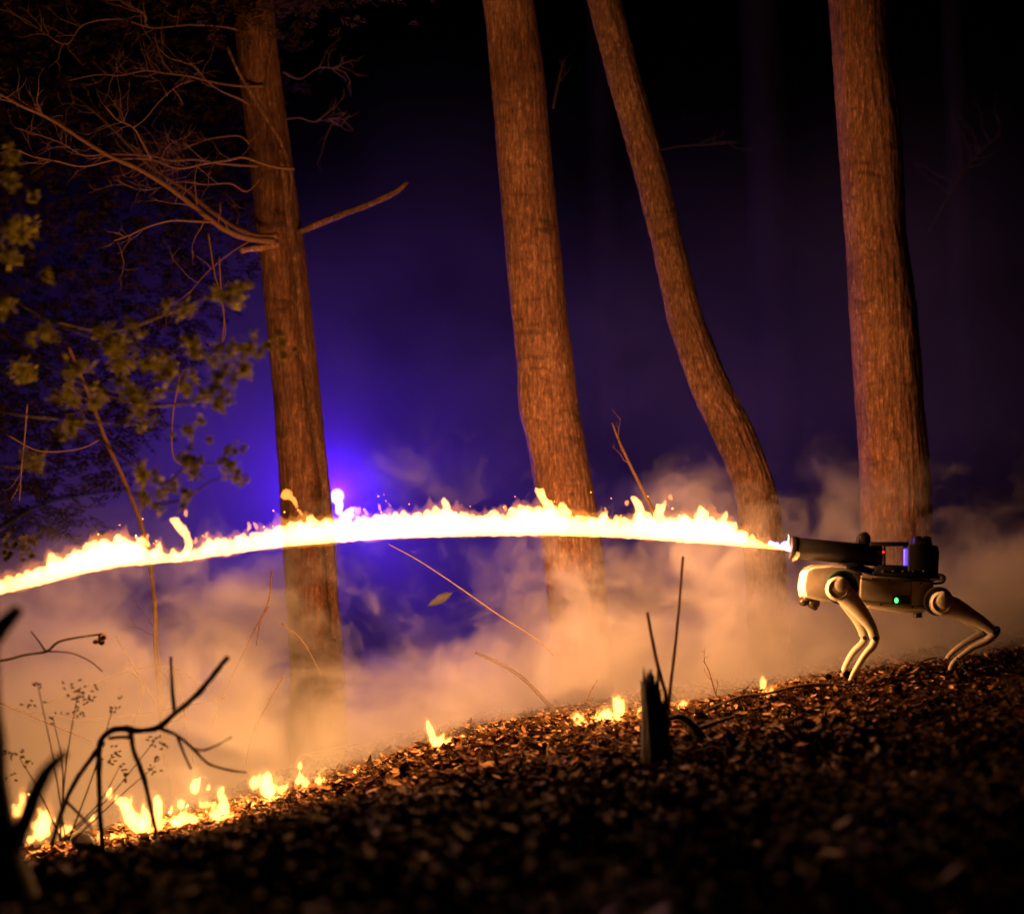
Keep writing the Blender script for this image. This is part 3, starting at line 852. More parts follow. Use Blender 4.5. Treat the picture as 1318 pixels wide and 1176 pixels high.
Y1 = 6.65
multi('arching_branch', [
    ([(132, 1092, Y1), (129, 1050, Y1), (128, 1005, Y1), (128, 968, Y1), (132, 950, Y1), (145, 940, Y1), (162, 938, Y1), (172, 943, Y1)], 4.2, 6),
    ([(160, 936, Y1), (180, 940, Y1), (203, 936, Y1), (225, 918, Y1 - .05), (250, 897, Y1 - .1), (275, 868, Y1 - .15), (293, 846, Y1 - .2)], 5.0, 4.0),
    ([(168, 940, Y1), (172, 965, Y1), (185, 1000, Y1), (192, 1030, Y1 + .05), (200, 1068, Y1 + .05), (203, 1090, Y1)], 4.8, 3.2),
    ([(134, 955, Y1), (118, 975, Y1), (100, 1000, Y1 - .05), (85, 1030, Y1 - .05), (72, 1068, Y1 - .1), (66, 1092, Y1 - .1)], 4.2, 3.2),
    ([(203, 936, Y1), (228, 946, Y1), (247, 962, Y1), (268, 982, Y1), (292, 990, Y1), (318, 994, Y1)], 3.2, 1.5),
    ([(228, 946, Y1), (236, 968, Y1), (246, 990, Y1)], 2.6, 1.8),
    ([(225, 918, Y1), (222, 890, Y1 + .05), (220, 845, Y1 + .1)], 3.4, 2.4),
    ([(247, 962, Y1 + .1), (262, 965, Y1), (280, 958, Y1), (298, 948, Y1 - .1)], 2.2, 1.2),
    ([(82, 1028, Y1), (100, 1045, Y1), (118, 1066, Y1)], 2.4, 1.8),
    ([(140, 950, Y1), (160, 948, Y1), (172, 950, Y1)], 3, 3),
], 'black arching dead branch standing on four thin limbs before the fires', 'branch', M_char, jit=.5, slim=.82)

Yb = 4.7
bx = P(8, 1176, Yb)
rt = thing('charred_trunk', Vector((bx.x, Yb, gz(bx.x, Yb))), 'black blurred charred trunk with two cut stubs at the left edge', 'tree')
mb = MB()
mb.tube([Vector((bx.x + .02, Yb, gz(bx.x, Yb) - .1)), P(4, 1150, Yb), P(-8, 1080, Yb), P(-16, 1000, Yb), P(-22, 900, Yb), P(-28, 780, Yb), P(-36, 640, Yb), P(-44, 500, Yb)], [x * Yb / FPX for x in (60, 42, 31, 26, 24, 22, 20, 16)], seg=28, step=.012, jit=.12, jf=9)
mb.build('trunk', M_char, rt)
mb = MB(); mb.tube([P(14, 1100, Yb), P(32, 1058, Yb), P(48, 1015, Yb - .03), P(62, 990, Yb - .05), P(84, 970, Yb - .08)], [x * Yb / FPX for x in (13, 11, 10, 9, 6)], seg=14, step=.01, jit=.15, jf=20)
mb.build('branch_stub', M_char, rt)
mb = MB(); mb.tube([P(-24, 850, Yb), P(-8, 822, Yb), P(8, 800, Yb - .03), P(23, 784, Yb - .05)], [x * Yb / FPX for x in (12, 11, 10, 8)], seg=14, step=.01, jit=.15, jf=20)
mb.build('branch_stub', M_char, rt)

stem('dark_bough', [(-40, 700), (0, 678), (40, 655), (80, 640), (120, 634), (165, 628)], (6.2, 6.4), 3.2, 1.4, 'black drooping bough above the left end of the jet', 'branch', M_darkbark, sp=4, spl=.1, seed=8)
multi('forked_twig', [([(-40, 850, 7.4), (0, 850, 7.4), (35, 842, 7.4), (60, 838, 7.4), (75, 826, 7.4), (100, 820, 7.4), (135, 815, 7.4)], 2.0, 1.6),
                      ([(60, 840, 7.4), (50, 825, 7.4), (40, 812, 7.4)], 1.6, 1.1),
                      ([(60, 838, 7.4), (90, 840, 7.4), (115, 850, 7.4), (132, 864, 7.4)], 1.2, .8)],
      'thin dark forked twig crossing the smoke above the small shrub', 'twig', M_darkbark, seg=6)
# curled dead leaf hanging from the forked twig
mb = MB()
for k in range(7):
    mb.ball(P(128 + random.uniform(-5, 6), 822 + random.uniform(-5, 6), 7.4 + random.uniform(-.01, .01)), .014, 1, (1, .5, random.uniform(.5, 1)))
tag(mb.build('dead_leaf', M_leaf), 'curled reddish dead leaf hanging on the end of the forked twig', 'leaf')

# small leafy shrub silhouetted on the left
sh = thing('leafy_shrub', Vector((P(85, 1080, 7.2).x, 7.2, gz(P(85, 1080, 7.2).x, 7.2))), 'small dark leafy shrub silhouetted before the smoke and left fires', 'shrub')
mb = MB(); lf = MB()
rg = random.Random(12)
spots = [(48, 878, 7), (40, 905, 7), (68, 922, 7), (98, 920, 9), (100, 895, 12), (115, 888, 12), (92, 885, 8), (145, 912, 8), (153, 897, 3), (105, 905, 10), (25, 975, 12), (12, 972, 8), (18, 1000, 6), (195, 950, 8), (210, 957, 7),
         (150, 970, 10), (142, 980, 7), (160, 990, 8), (195, 990, 8), (202, 978, 6), (35, 980, 5), (165, 1000, 6)]
for tgt in [(48, 878), (100, 893), (145, 912), (25, 975), (68, 922), (200, 952), (155, 985), (200, 985)]:
    b0 = (85 + rg.uniform(-8, 8), 1082)
    mid = ((b0[0] + tgt[0]) / 2 + rg.uniform(-12, 12), (b0[1] + tgt[1]) / 2 + rg.uniform(-15, 15))
    mb.tube([P(*b0, 7.2), P(*mid, 7.2 + rg.uniform(-.1, .1)), P(*tgt, 7.2)], [.004, .0028, .0016], seg=6, step=.02)
for (px, py, s) in spots:
    for _ in range(int(s * .9)):
        c = P(px + rg.gauss(0, s * .7), py + rg.gauss(0, s * .55), 7.2 + rg.uniform(-.03, .03))
        a = rg.uniform(0, 3.14); e = Vector((math.cos(a), rg.uniform(-.5, .5), math.sin(a) * .7)) * .010; f = Vector((-math.sin(a) * .6, rg.uniform(-.4, .4), math.cos(a) * .6)) * .007
        lf.add([c - e, c - f * .9, c + f * .1 + e * .2 - f, c + e, c + f, c - e * .3 + f], [(0, 1, 2, 3, 4, 5)])
mb.build('stem', M_darkbark, sh); tag(lf.build('foliage', M_shrub, sh, smooth=False), kind='stuff')
# low leaves by the left edge under the jet
lf = MB()
for _ in range(40):
    c = P(rg.uniform(0, 48), rg.gauss(706, 9), 7.0); a = rg.uniform(0, 3.14)
    e = Vector((math.cos(a), .2, math.sin(a))) * .014; f = Vector((-math.sin(a), .2, math.cos(a))) * .008
    lf.add([c - e, c - f, c + e, c + f], [(0, 1, 2, 3)])
lf.tube([P(-40, 690, 7), P(0, 702, 7), P(48, 710, 7)], [.003, .002, .001], seg=6)
tag(lf.build('leafy_twig', M_shrub, smooth=False), 'dark leafy twig hanging just over the left end of the jet', 'twig')

# broken black stump
sp_ = P(846, 1000, 6.9)
st = thing('broken_stump', Vector((sp_.x, 6.9, gz(sp_.x, 6.9))), 'splintered black tree stump standing in the leaf litter', 'stump')
seg = 64
rows = []
zb = st.location.z - .08; ztop = P(0, 862, 6.9).z
ctr = np.array([sp_.x, 6.9])
for i in range(60):
    t = i / 59
    ring_ = []
    for k in range(seg):
        th = 2 * math.pi * k / seg
        ct_, s_ = math.cos(th), math.sin(th)
        # splintered crown: high on the left, low step on the right
        jag = .5 + .5 * noise.noise(Vector((ct_ * 6, s_ * 6, 2))) + .35 * noise.noise(Vector((ct_ * 17, s_ * 17, 5)))
        side = max(0, ct_) ** .6
        top = ztop - .02 - .05 * jag - (.10 + .05 * jag) * (1 if side > .62 else 0) - .05 * (.3 < side <= .62)
        z = zb + (top - zb) * t
        r = .047 + .022 * (1 - t) ** 3 + .006 * noise.noise(Vector((ct_ * 4, s_ * 4, z * 3))) + .003 * noise.noise(Vector((ct_ * 14, s_ * 14, z * 8)))
        r *= 1.0 + .12 * max(0, ct_) * (1 - t)
        lean = -.01 * t
        ring_.append((ctr[0] + r * ct_ + lean, 6.9 + r * s_, z))
    rows.append(ring_)
V = [p for r_ in rows for p in r_]
F = [(i * seg + k, i * seg + (k + 1) % seg, (i + 1) * seg + (k + 1) % seg, (i + 1) * seg + k) for i in range(59) for k in range(seg)]
V.append((ctr[0] - .005, 6.9, ztop - .13)); F += [((59) * seg + k, 59 * seg + (k + 1) % seg, len(V) - 1) for k in range(seg)]
link_mesh('trunk', V, F, M_char, st)
mb = MB()
for k in range(26):
    th = random.uniform(0, 6.28); q = .040 * random.uniform(.5, 1.05)
    x0, y0 = ctr[0] - .008 + q * math.cos(th), 6.9 + q * math.sin(th)
    hi = ztop + random.uniform(-.05, .012) if math.cos(th) < .35 else ztop - .09 + random.uniform(-.05, .03)
    mb.tube([Vector((x0, y0, hi - .10)), Vector((x0 + random.uniform(-.002, .002), y0, hi - .04)), Vector((x0 + random.uniform(-.006, .004), y0, hi))], [.008, .006, .001], seg=6, step=.02, jit=.3, jf=40)
mb.build('splinters', M_char, st)
stem('sapling', [(862, 935), (858, 900), (845, 850), (838, 815), (833, 788)], (7.2, 7.25), 2.8, 2.0, 'shorter of the two bare shoots growing just behind the black stump', 'sapling', sprad=1)
stem('sapling', [(858, 935), (862, 890), (868, 840), (874, 780), (879, 716)], (7.25, 7.3), 2.6, 1.6, 'taller of the two bare shoots growing just behind the black stump', 'sapling', sprad=1)
multi('dead_root', [([(860, 925, 7.0), (875, 922, 7.0), (888, 930, 7.0), (895, 938, 7.0), (903, 952, 7.0)], 3, 8),
                    ([(895, 940, 7.0), (920, 930, 7.05), (945, 922, 7.1)], 4, 2)],
      'dark curled root beside the right foot of the black stump', 'root', M_char)
# dark stone at the foot of the arching branch
mb = MB(); b = bmesh.new(); bmesh.ops.create_icosphere(b, subdivisions=3, radius=.045)
for v_ in b.verts: v_.co *= 1 + .25 * noise.noise(v_.co * 25); v_.co.z *= .72
bmesh.ops.translate(b, vec=P(107, 1083, 7.3), verts=b.verts); mb.bm(b)
tag(mb.build('rock', M_char), 'dark rounded stone among the left fires by the arching branch', 'rock')
# loose sticks in the litter
for i in range(26):
    x = random.uniform(-1.7, 2.0); y = random.uniform(5.6, 8.4); a = random.uniform(-.7, .7) + (math.pi if random.random() < .5 else 0)
    l = random.uniform(.08, .3); pts = []
    for k in range(4):
        t = k / 3 - .5
        xx, yy = x + math.cos(a) * l * t + random.uniform(-.01, .01), y + math.sin(a) * l * t
        pts.append(Vector((xx, yy, gz(xx, yy) + .022)))
    mb = MB(); mb.tube(pts, [.0045, .004, .0035, .002], seg=6, step=.02, jit=.3, jf=30)
    tag(mb.build('stick', M_darkbark if i % 3 else M_twig), 'small loose dead stick lying in the leaf litter', 'stick', 'loose sticks in the leaf litter')


# ---------------------------------------------------------------- the robot dog
def RZ(zx, zy, Y=8.0):
    return P(980 + zx / 3.9, 650 + zy / 3.9, Y)


def XZ(zx, zy):
    p = RZ(zx, zy); return (p.x, p.z)


U = 8.0 / FPX / 3.9     # metres per zoomed pixel
rx = RZ(650, 860)
dog = thing('robot_dog', Vector((rx.x, 8.0, gz(rx.x, 8.0))), 'cream four-legged robot dog carrying a black flamethrower on its back', 'robot')
mb = MB(); mb.prism([XZ(*p) for p in [(478, 352), (560, 358), (842, 388), (838, 520), (815, 532), (700, 528), (500, 502), (470, 470)]], 7.905, 8.095, .008, 3)
body = sharp(mb.build('body', M_tan, dog), 50)
mb = MB(); mb.prism([XZ(*p) for p in [(520, 498), (700, 524), (800, 530), (802, 540), (690, 540), (525, 512)]], 7.93, 8.07, .003)
sharp(mb.build('belly_panel', M_cream, dog))
mb = MB(); mb.prism([XZ(*p) for p in [(205, 350), (212, 328), (245, 314), (330, 308), (410, 314), (480, 332), (506, 372), (500, 440), (470, 470), (335, 484), (290, 480), (205, 462), (196, 410)]], 7.91, 8.09, .014, 4)
sharp(mb.build('head_shell', M_cream, dog), 60)
mb = MB(); mb.prism([XZ(*p) for p in [(212, 318), (250, 302), (395, 300), (470, 318), (470, 326), (390, 316), (250, 320)]], 7.95, 8.05, .003)
sharp(mb.build('head_cover', M_tan, dog))
mb = MB()
mb.ball(RZ(262, 492), 30 * U, 3, (1.1, 1.25, 1.0)); mb.ball(RZ(214, 486), 22 * U, 2, (1.2, 1.2, .95)); mb.ball(RZ(268, 518), 15 * U, 2, (1, 1, .7)); mb.cyl(RZ(240, 468), (0, 0, 1), 42 * U, 22 * U, 28, .002)
sharp(mb.build('lidar_dome', M_brown, dog), 50)
mb = MB(); mb.prism([XZ(*p) for p in [(632, 452), (720, 458), (722, 500), (634, 494)]], 7.902, 7.93, .003)
dk_ = sharp(mb.build('light_housing', M_rubber, dog))
mb = MB(); mb.ball(RZ(678, 478, 7.9), 1, 3, (9 * U, .003, 13 * U)); mb.build('indicator_light', M_grn, dk_)
mb = MB(); mb.cyl(RZ(785, 548), (0, 0, 1), 22 * U, 34 * U, 20, .003); mb.build('rear_foot_pad', M_brown, dog)


def leg(side, hip, knee, foot, mids, calf, tw, cw, dark_cap=False):
    """side -1 near camera, +1 far"""
    yo = 8.0 + side * .125; yi = 8.0 + side * .10
    th = MB()
    k = len(mids)
    th.tube([RZ(*hip, yo)] + [RZ(*m, yo) for m in mids] + [RZ(*knee, yo)], [w_ * U for w_ in tw], seg=20, step=.008, flat=.55)
    th.ball(RZ(*knee, yo), tw[-1] * U * 1.02, 2, (1, .62, 1))
    kn = MB(); kn.cyl(RZ(*knee, yo - .62 * tw[-1] * U), (0, 1, 0), tw[-1] * U * .5, .004, 20, .001)
    t = th.build('leg', M_cream, dog)
    c = MB(); pts = [RZ(*q, yo) for q in calf]
    c.tube(pts, [w_ * U for w_ in cw], seg=14, step=.008, flat=.75)
    c.build('shin', M_cream, t)
    kn.build('knee_joint', M_rubber, t)
    f = MB(); f.ball(RZ(*foot, yo), 15 * U, 2, (1, 1, 1)); f.build('foot', M_rubber, t)
    return t, yo


# front legs
t, yo = leg(-1, (395, 425), (570, 668), (447, 888), [(440, 470), (505, 545), (550, 610)], [(574, 660), (560, 705), (520, 752), (478, 820), (455, 860), (447, 888)], (52, 50, 38, 27, 24), (22, 20, 17, 15, 12, 11))
mb = MB(); mb.cyl(RZ(385, 420, yo - .028), (0, 1, 0), 60 * U, .05, 40, .008); mb.ring(RZ(385, 420, yo - .054), (0, 1, 0), 47 * U, .002); mb.ball(RZ(403, 400, yo - .054), 36 * U, 3, (1, .28, 1)); sharp(mb.build('motor_cover', M_cream, t), 50)
mb = MB(); mb.ring(RZ(402, 415, yo + .005), (0, 1, 0), 76 * U, .0055); mb.cyl(RZ(402, 415, yo + .012), (0, 1, 0), 74 * U, .02, 40, .003); mb.build('seal_ring', M_rubber, t)
mb = MB(); mb.ring(RZ(408, 412, yo - .002), (0, 1, 0), 79 * U, .003, 20, 130); mb.build('gleam_arc', M_gleam, t)  # arc coloured in as the LED gleam on top of the ring
t, yo = leg(1, (400, 430), (518, 665), (400, 888), [(430, 480), (478, 560), (500, 610)], [(520, 655), (508, 690), (460, 740), (425, 800), (408, 850), (400, 888)], (48, 44, 32, 25, 22), (20, 18, 17, 15, 13, 12))
mb = MB(); mb.cyl(RZ(385, 420, yo + .028), (0, 1, 0), 60 * U, .05, 40, .008); sharp(mb.build('motor_cover', M_cream, t), 50)
# hind legs
t, yo = leg(-1, (905, 500), (1172, 640), (944, 838), [(965, 515), (1040, 552), (1110, 592)], [(1172, 645), (1130, 682), (1060, 715), (1000, 758), (960, 795), (944, 838)], (56, 54, 40, 31, 24), (22, 19, 15, 13, 13, 11))
mb = MB(); mb.cyl(RZ(905, 492, yo - .026), (0, 1, 0), 58 * U, .05, 40, .008); mb.ring(RZ(905, 492, yo - .052), (0, 1, 0), 45 * U, .002); mb.ball(RZ(915, 480, yo - .052), 38 * U, 3, (1, .28, 1)); sharp(mb.build('motor_cover', M_cream, t), 50)
mb = MB(); mb.cyl(RZ(888, 482, yo + .014), (0, 1, 0), 72 * U, .03, 40, .004); mb.build('seal_ring', M_rubber, t)
mb = MB(); mb.ball(RZ(1183, 628, yo), 20 * U, 2, (.9, .9, 1.15)); mb.build('knee_cap', M_rubber, t)
t, yo = leg(1, (905, 500), (1120, 632), (926, 832), [(950, 515), (1010, 552), (1070, 592)], [(1118, 636), (1060, 668), (1000, 705), (945, 752), (928, 790), (926, 832)], (50, 48, 36, 28, 22), (20, 17, 15, 13, 13, 12))
mb = MB(); mb.cyl(RZ(905, 495, yo + .026), (0, 1, 0), 58 * U, .05, 40, .008); sharp(mb.build('motor_cover', M_cream, t), 50)
# hip blocks joining the legs to the body
mb = MB(); mb.prism([XZ(*p) for p in [(830, 420), (915, 430), (925, 520), (832, 525)]], 7.885, 8.115, .008); sharp(mb.build('hip_block', M_rubber, dog))

mb = MB()
for zx, zy in ((495, 366), (560, 370), (640, 376), (720, 382), (800, 392), (500, 488), (600, 498), (760, 512), (822, 505)):
    mb.cyl(RZ(zx, zy, 7.9035), (0, 1, 0), 5.5 * U, .004, 12, .0006)
mb.build('screw_heads', M_rubber, body)['kind'] = 'stuff'
mb = MB(); mb.tube([RZ(*q, 7.9045) for q in ((486, 478), (600, 487), (740, 504), (838, 508))], [2.2 * U] * 4, seg=6, step=.05); mb.tube([RZ(*q, 7.9045) for q in ((750, 385), (752, 440), (750, 500))], [1.8 * U] * 3, seg=6, step=.05)
mb.build('seam', M_rubber, body)

# flamethrower
f0, f1 = RZ(150, 213), RZ(606, 256)
ax = (f1 - f0).normalized()
mb = MB()
mb.cyl((f0 + f1) / 2, ax, 54 * U, (f1 - f0).length, 40, .004)
ft_ = sharp(mb.build('flamethrower', M_black, dog), 40)
mb = MB(); mb.cyl(f0 + ax * .012, ax, 56.5 * U, .03, 40, .004); sharp(mb.build('muzzle_ring', M_black, ft_), 40)
mb = MB(); mb.cyl(f0 - ax * .02, ax, 9 * U, .05, 16, .001); mb.cyl(RZ(138, 178), (0, 0, 1), 4 * U, 60 * U, 12, .0006); mb.build('nozzle', M_tan, ft_)
mb = MB(); mb.prism([XZ(*p) for p in [(482, 150), (540, 150), (546, 196), (478, 192)]], 7.97, 8.03, .004); mb.cyl(RZ(512, 160), (0, 1, 0), 24 * U, .07, 20, .003); sharp(mb.build('sight_block', M_black, ft_))
mb = MB(); mb.prism([XZ(*p) for p in [(540, 186), (730, 186), (730, 206), (540, 206)]], 7.965, 8.035, .002); sharp(mb.build('top_rail', M_black, ft_))
mb = MB(); mb.prism([XZ(*p) for p in [(590, 300), (730, 305), (730, 345), (560, 345), (560, 316)]], 7.95, 8.05, .003)
mb.prism([XZ(*p) for p in [(600, 205), (612, 205), (612, 305), (600, 305)]], 7.95, 8.05, .001); sharp(mb.build('gas_tank_frame', M_black, ft_))
mb = MB(); mb.prism([XZ(*p) for p in [(722, 203), (780, 198), (868, 206), (878, 240), (872, 345), (722, 345)]], 7.935, 8.065, .006); bp = sharp(mb.build('battery_pack', M_black, ft_))
mb = MB(); mb.prism([XZ(*p) for p in [(758, 160), (790, 155), (800, 172), (815, 155), (842, 160), (850, 205), (756, 205)]], 7.96, 8.04, .004); sharp(mb.build('clamp', M_black, bp))
mb = MB(); mb.prism([XZ(*p) for p in [(545, 338), (878, 346), (878, 372), (840, 388), (548, 362)]], 7.92, 8.08, .004)
for zx in (590, 640, 690, 740, 790): mb.prism([XZ(*p) for p in [(zx, 330), (zx + 18, 330), (zx + 18, 342), (zx, 342)]], 7.915, 8.085, .001)
sharp(mb.build('mounting_rack', M_black, ft_))
mb = MB(); mb.prism([XZ(*p) for p in [(395, 290), (470, 292), (555, 322), (545, 345), (440, 318), (395, 312)]], 7.955, 8.045, .003); sharp(mb.build('front_bracket', M_black, ft_))
mb = MB(); mb.tube([RZ(830, 392, 7.93), RZ(880, 392, 7.92), RZ(912, 385, 7.92), RZ(920, 365, 7.92), RZ(905, 350, 7.92), RZ(870, 345, 7.93)], [7 * U] * 6, seg=10, step=.004)
mb.tube([RZ(850, 372, 7.92), RZ(895, 374, 7.91), RZ(914, 368, 7.91), RZ(900, 356, 7.92)], [5 * U] * 4, seg=10, step=.004); mb.build('cable_loop', M_rubber, ft_)
mb = MB(); mb.prism([XZ(*p) for p in [(703, 222), (720, 222), (720, 305), (703, 305)]], 7.94, 7.965, .002); mb.build('blue_light_strip', M_blu, ft_)
mb = MB(); mb.ball(RZ(617, 235, 7.955), 9 * U, 2); mb.build('red_light', M_red, ft_)

# ---------------------------------------------------------------- the jet of flame
JT = [(1016, 706), (1000, 700), (985, 697), (960, 690), (940, 679), (925, 668), (905, 663), (850, 667), (800, 669), (760, 666), (730, 666), (700, 655), (680, 657), (640, 664), (600, 665), (570, 657), (540, 664), (500, 662), (480, 669), (440, 671), (400, 668), (370, 676), (340, 686), (300, 696), (260, 704), (240, 711), (200, 709), (150, 692), (130, 699), (100, 709), (60, 729), (20, 743), (0, 753), (-100, 800), (-200, 865), (-300, 950), (-380, 1040)]
JB = [(1016, 710), (1000, 708), (950, 703), (870, 697), (800, 692), (700, 689), (600, 690), (500, 693), (430, 698), (370, 703), (300, 712), (240, 722), (150, 729), (100, 739), (50, 753), (0, 764), (-100, 815), (-200, 885), (-300, 975), (-380, 1060)]
JT.reverse(); JB.reverse()
tx, ty = zip(*JT); bx_, by = zip(*JB)
jt = lambda p: float(np.interp(p, tx, ty)); jb = lambda p: float(np.interp(p, bx_, by))


def remeshed(mb, name, mat, voxel, parent=None, smooth_it=1, amp=.008):
    o = mb.build('tmp', None)
    md = o.modifiers.new('r', 'REMESH'); md.mode = 'VOXEL'; md.voxel_size = voxel; md.use_smooth_shade = True
    sm = o.modifiers.new('s', 'SMOOTH'); sm.iterations = smooth_it; sm.factor = .5
    dg = bpy.context.evaluated_depsgraph_get()
    me = bpy.data.meshes.new_from_object(o.evaluated_get(dg))
    V = np.zeros(len(me.vertices) * 3); me.vertices.foreach_get('co', V); V = V.reshape(-1, 3)
    F = [tuple(p.vertices) for p in me.polygons]
    NR = np.zeros(len(me.vertices) * 3); me.vertices.foreach_get('normal', NR); NR = NR.reshape(-1, 3)
    D = np.array([noise.noise(Vector((v[0] * 26, v[1] * 26, v[2] * 15))) * .9 + noise.noise(Vector((v[0] * 62 + 3, v[1] * 62, v[2] * 38))) * .55 + noise.noise(Vector((v[0] * 130 + 3, v[1] * 130, v[2] * 90))) * .3 for v in V])
    up = np.clip(NR[:, 2] * .6 + .6, .25, 1.1)
    V = V + NR * (D * amp * up)[:, None]
    V[:, 2] += np.clip(D, 0, 1) * amp * 1.1 * up
    bpy.data.objects.remove(o); bpy.data.meshes.remove(me)
    return link_mesh(name, V, F, mat, parent)


rg = random.Random(77)
YJ = 8.0


def yj(px): return 8.0 - .5 * (1016 - px) / 1000


KJ = YJ / FPX
mb = MB()
px = 1018.0
while px > -380:
    t_, b_ = jt(px), jb(px)
    h = max(3.0, b_ - t_)
    r = h / 2 * .92
    mb.ball(P(px, b_ - r, yj(px)), r * KJ, 2, (1.25, 1.0, 1.0))
    px -= max(1.5, r * .18)
# licking tongues along the top edge
px = 965.0
while px > -370:
    t_, b_ = jt(px), jb(px)
    for _ in range(1):
        q = px + rg.uniform(-4, 4)
        hh = rg.choice((3, 4, 5, 6, 8, 9)) * rg.uniform(.8, 1.15)
        y = t_ + hh * rg.uniform(.15, .9)
        rot = Matrix.Rotation(rg.uniform(-.9, .2), 3, 'Y')
        mb.ball(P(q, y, yj(q) + rg.uniform(-.05, .05)), hh * KJ, 2, (1.0 * rg.uniform(.5, 1.3), .7, 1.05), rot)
    px -= rg.uniform(3, 9)
# ragged fine edge underneath
px = 960.0
while px > -370:
    mb.ball(P(px, jb(px) - 1.0 + rg.uniform(-.8, .8), yj(px) + rg.uniform(-.03, .03)), rg.uniform(1.5, 3.2) * KJ, 1, (2.5, 1, .8)); px -= rg.uniform(6, 14)


def tongue(mb, pts, Y, d=0):
    for (a, b) in zip(pts[:-1], pts[1:]):
        for k in range(8):
            t = k / 8
            x, y, r = (a[i] + (b[i] - a[i]) * t for i in range(3))
            mb.ball(P(x + rg.uniform(-1, 1), y + rg.uniform(-1, 1), Y + rg.uniform(-.01, .01)), max(r, .8) * Y / FPX, 1, (1, .9, 1.15))


for pts in ([(712, 662, 9), (704, 648, 6.5), (697, 638, 5), (690, 630, 3.2)], [(730, 662, 6), (722, 656, 4)], [(577, 664, 7), (575, 652, 4.5), (571, 645, 3)], [(563, 664, 5), (558, 655, 3)],
            [(440, 668, 5), (448, 662, 7), (452, 656, 4)], [(820, 664, 4), (824, 655, 6), (818, 645, 4.5), (812, 640, 2.5)], [(846, 667, 6), (850, 656, 6), (856, 648, 2.5)], [(905, 665, 8), (903, 656, 4)],
            [(930, 672, 6), (933, 662, 4)], [(664, 664, 6), (657, 655, 5)], [(150, 694, 6), (152, 688, 4)], [(183, 706, 5), (178, 694, 3), (174, 688, 1.5)]):
    tongue(mb, pts, yj(pts[0][0]))
jet = thing('flame_jet', P(1016, 708, YJ), 'long white-hot jet of flame arcing left from the nozzle of the robot', 'flame')
remeshed(mb, 'flame_body', M_jet, .0055, jet, amp=.010)
# cooler orange flame wrapped round the jet
mb = MB()
px = 985.0
while px > -380:
    t_, b_ = jt(px), jb(px); h = max(3.0, b_ - t_)
    mb.ball(P(px, (t_ + b_) / 2 - rg.uniform(1, 4), yj(px)), (h / 2 + rg.uniform(2.5, 6.5)) * KJ, 2, (1.3, .8, 1.0))
    px -= rg.uniform(5, 12)
remeshed(mb, 'flame_mantle', M_mantle, .010, jet, amp=.022)
# torn-off licks above the jet
for pts, m_ in (([(228, 716, 4), (240, 712, 5), (243, 700, 6), (240, 688, 5.5), (232, 680, 6), (226, 672, 5), (220, 668, 3)], M_fire), ([(239, 663, 2.6), (239, 660, 2)], M_wisp),
                ([(436, 658, 6), (437, 648, 6), (432, 640, 5)], M_jet), ([(190, 700, 4), (182, 692, 3)], M_fire),
                ([(455, 654, 3), (462, 660, 3.5)], M_wisp), ([(490, 656, 2), (488, 650, 1.5)], M_wisp), ([(862, 640, 2), (866, 644, 1.5)], M_wisp), ([(806, 648, 3), (808, 644, 2)], M_wisp),
                ([(365, 638, 5), (372, 637, 5), (379, 644, 4), (381, 652, 3)], M_wisp)):
    mb = MB(); tongue(mb, pts, yj(pts[0][0])); remeshed(mb, 'flame_lick', m_, .004, jet)
for _ in range(16):
    q = rg.uniform(60, 940); y0 = jt(q) - rg.uniform(3, 14); r0 = rg.uniform(.9, 2.4); dx = rg.uniform(-6, 2)
    mb = MB(); tongue(mb, [(q, y0, r0), (q + dx * .5, y0 - r0 * 2, r0 * .9), (q + dx, y0 - r0 * 4, .8)], yj(q)); remeshed(mb, 'flame_lick', M_wisp, .003, jet, amp=.006)
mb = MB()
for _ in range(34):
    q = rg.uniform(30, 1000); mb.ball(P(q, jt(q) - abs(rg.gauss(0, 16)) - 3, YJ + rg.uniform(-.1, .1)), rg.uniform(.35, .8) * KJ, 1, (1, 1, rg.uniform(.8, 1.8)))
tag(mb.build('sparks', M_ember, jet), kind='stuff')
# nozzle: blue-hot tip and a curl of flame
mb = MB(); tongue(mb, [(990, 698, 3), (1004, 703, 3.2), (1014, 705, 3.4), (1020, 706.5, 4), (1024, 707, 2.5)], YJ - .005); remeshed(mb, 'nozzle_flame', M_pilot, .003, jet)
mb = MB(); tongue(mb, [(1024, 707, 2), (1027, 711, 2.3), (1027, 716, 2.3), (1023, 720, 2), (1019, 722, 1)], YJ - .03); remeshed(mb, 'curled_flame', M_fire, .003, jet)


def lamp(name, p, e, c, parent, r=.04):
    l = bpy.data.lights.new(name, 'POINT')
    l.energy = e; l.color = c; l.shadow_soft_size = r
    o = bpy.data.objects.new(name, l)
    COL.objects.link(o)
    q = Vector(p)
    if parent: o.parent = parent; q = q - parent.location
    o.location = q
    return o


FIRE_C = (1.0, .40, .13)
for i, px in enumerate((985, 930, 870, 800, 720, 640, 560, 480, 400, 320, 240, 160, 80, 0, -90, -190, -290)):
    h = jb(px) - jt(px)
    lamp('flame_light', P(px, (jt(px) + jb(px)) / 2, yj(px)), (25 if px > -40 else 10) * max(.45, min(1, h / 26)), FIRE_C, jet, .035)

# ---------------------------------------------------------------- fires in the leaf litter
def Z4(x, y): return (x / 2.698, 740 + y / 2.698)


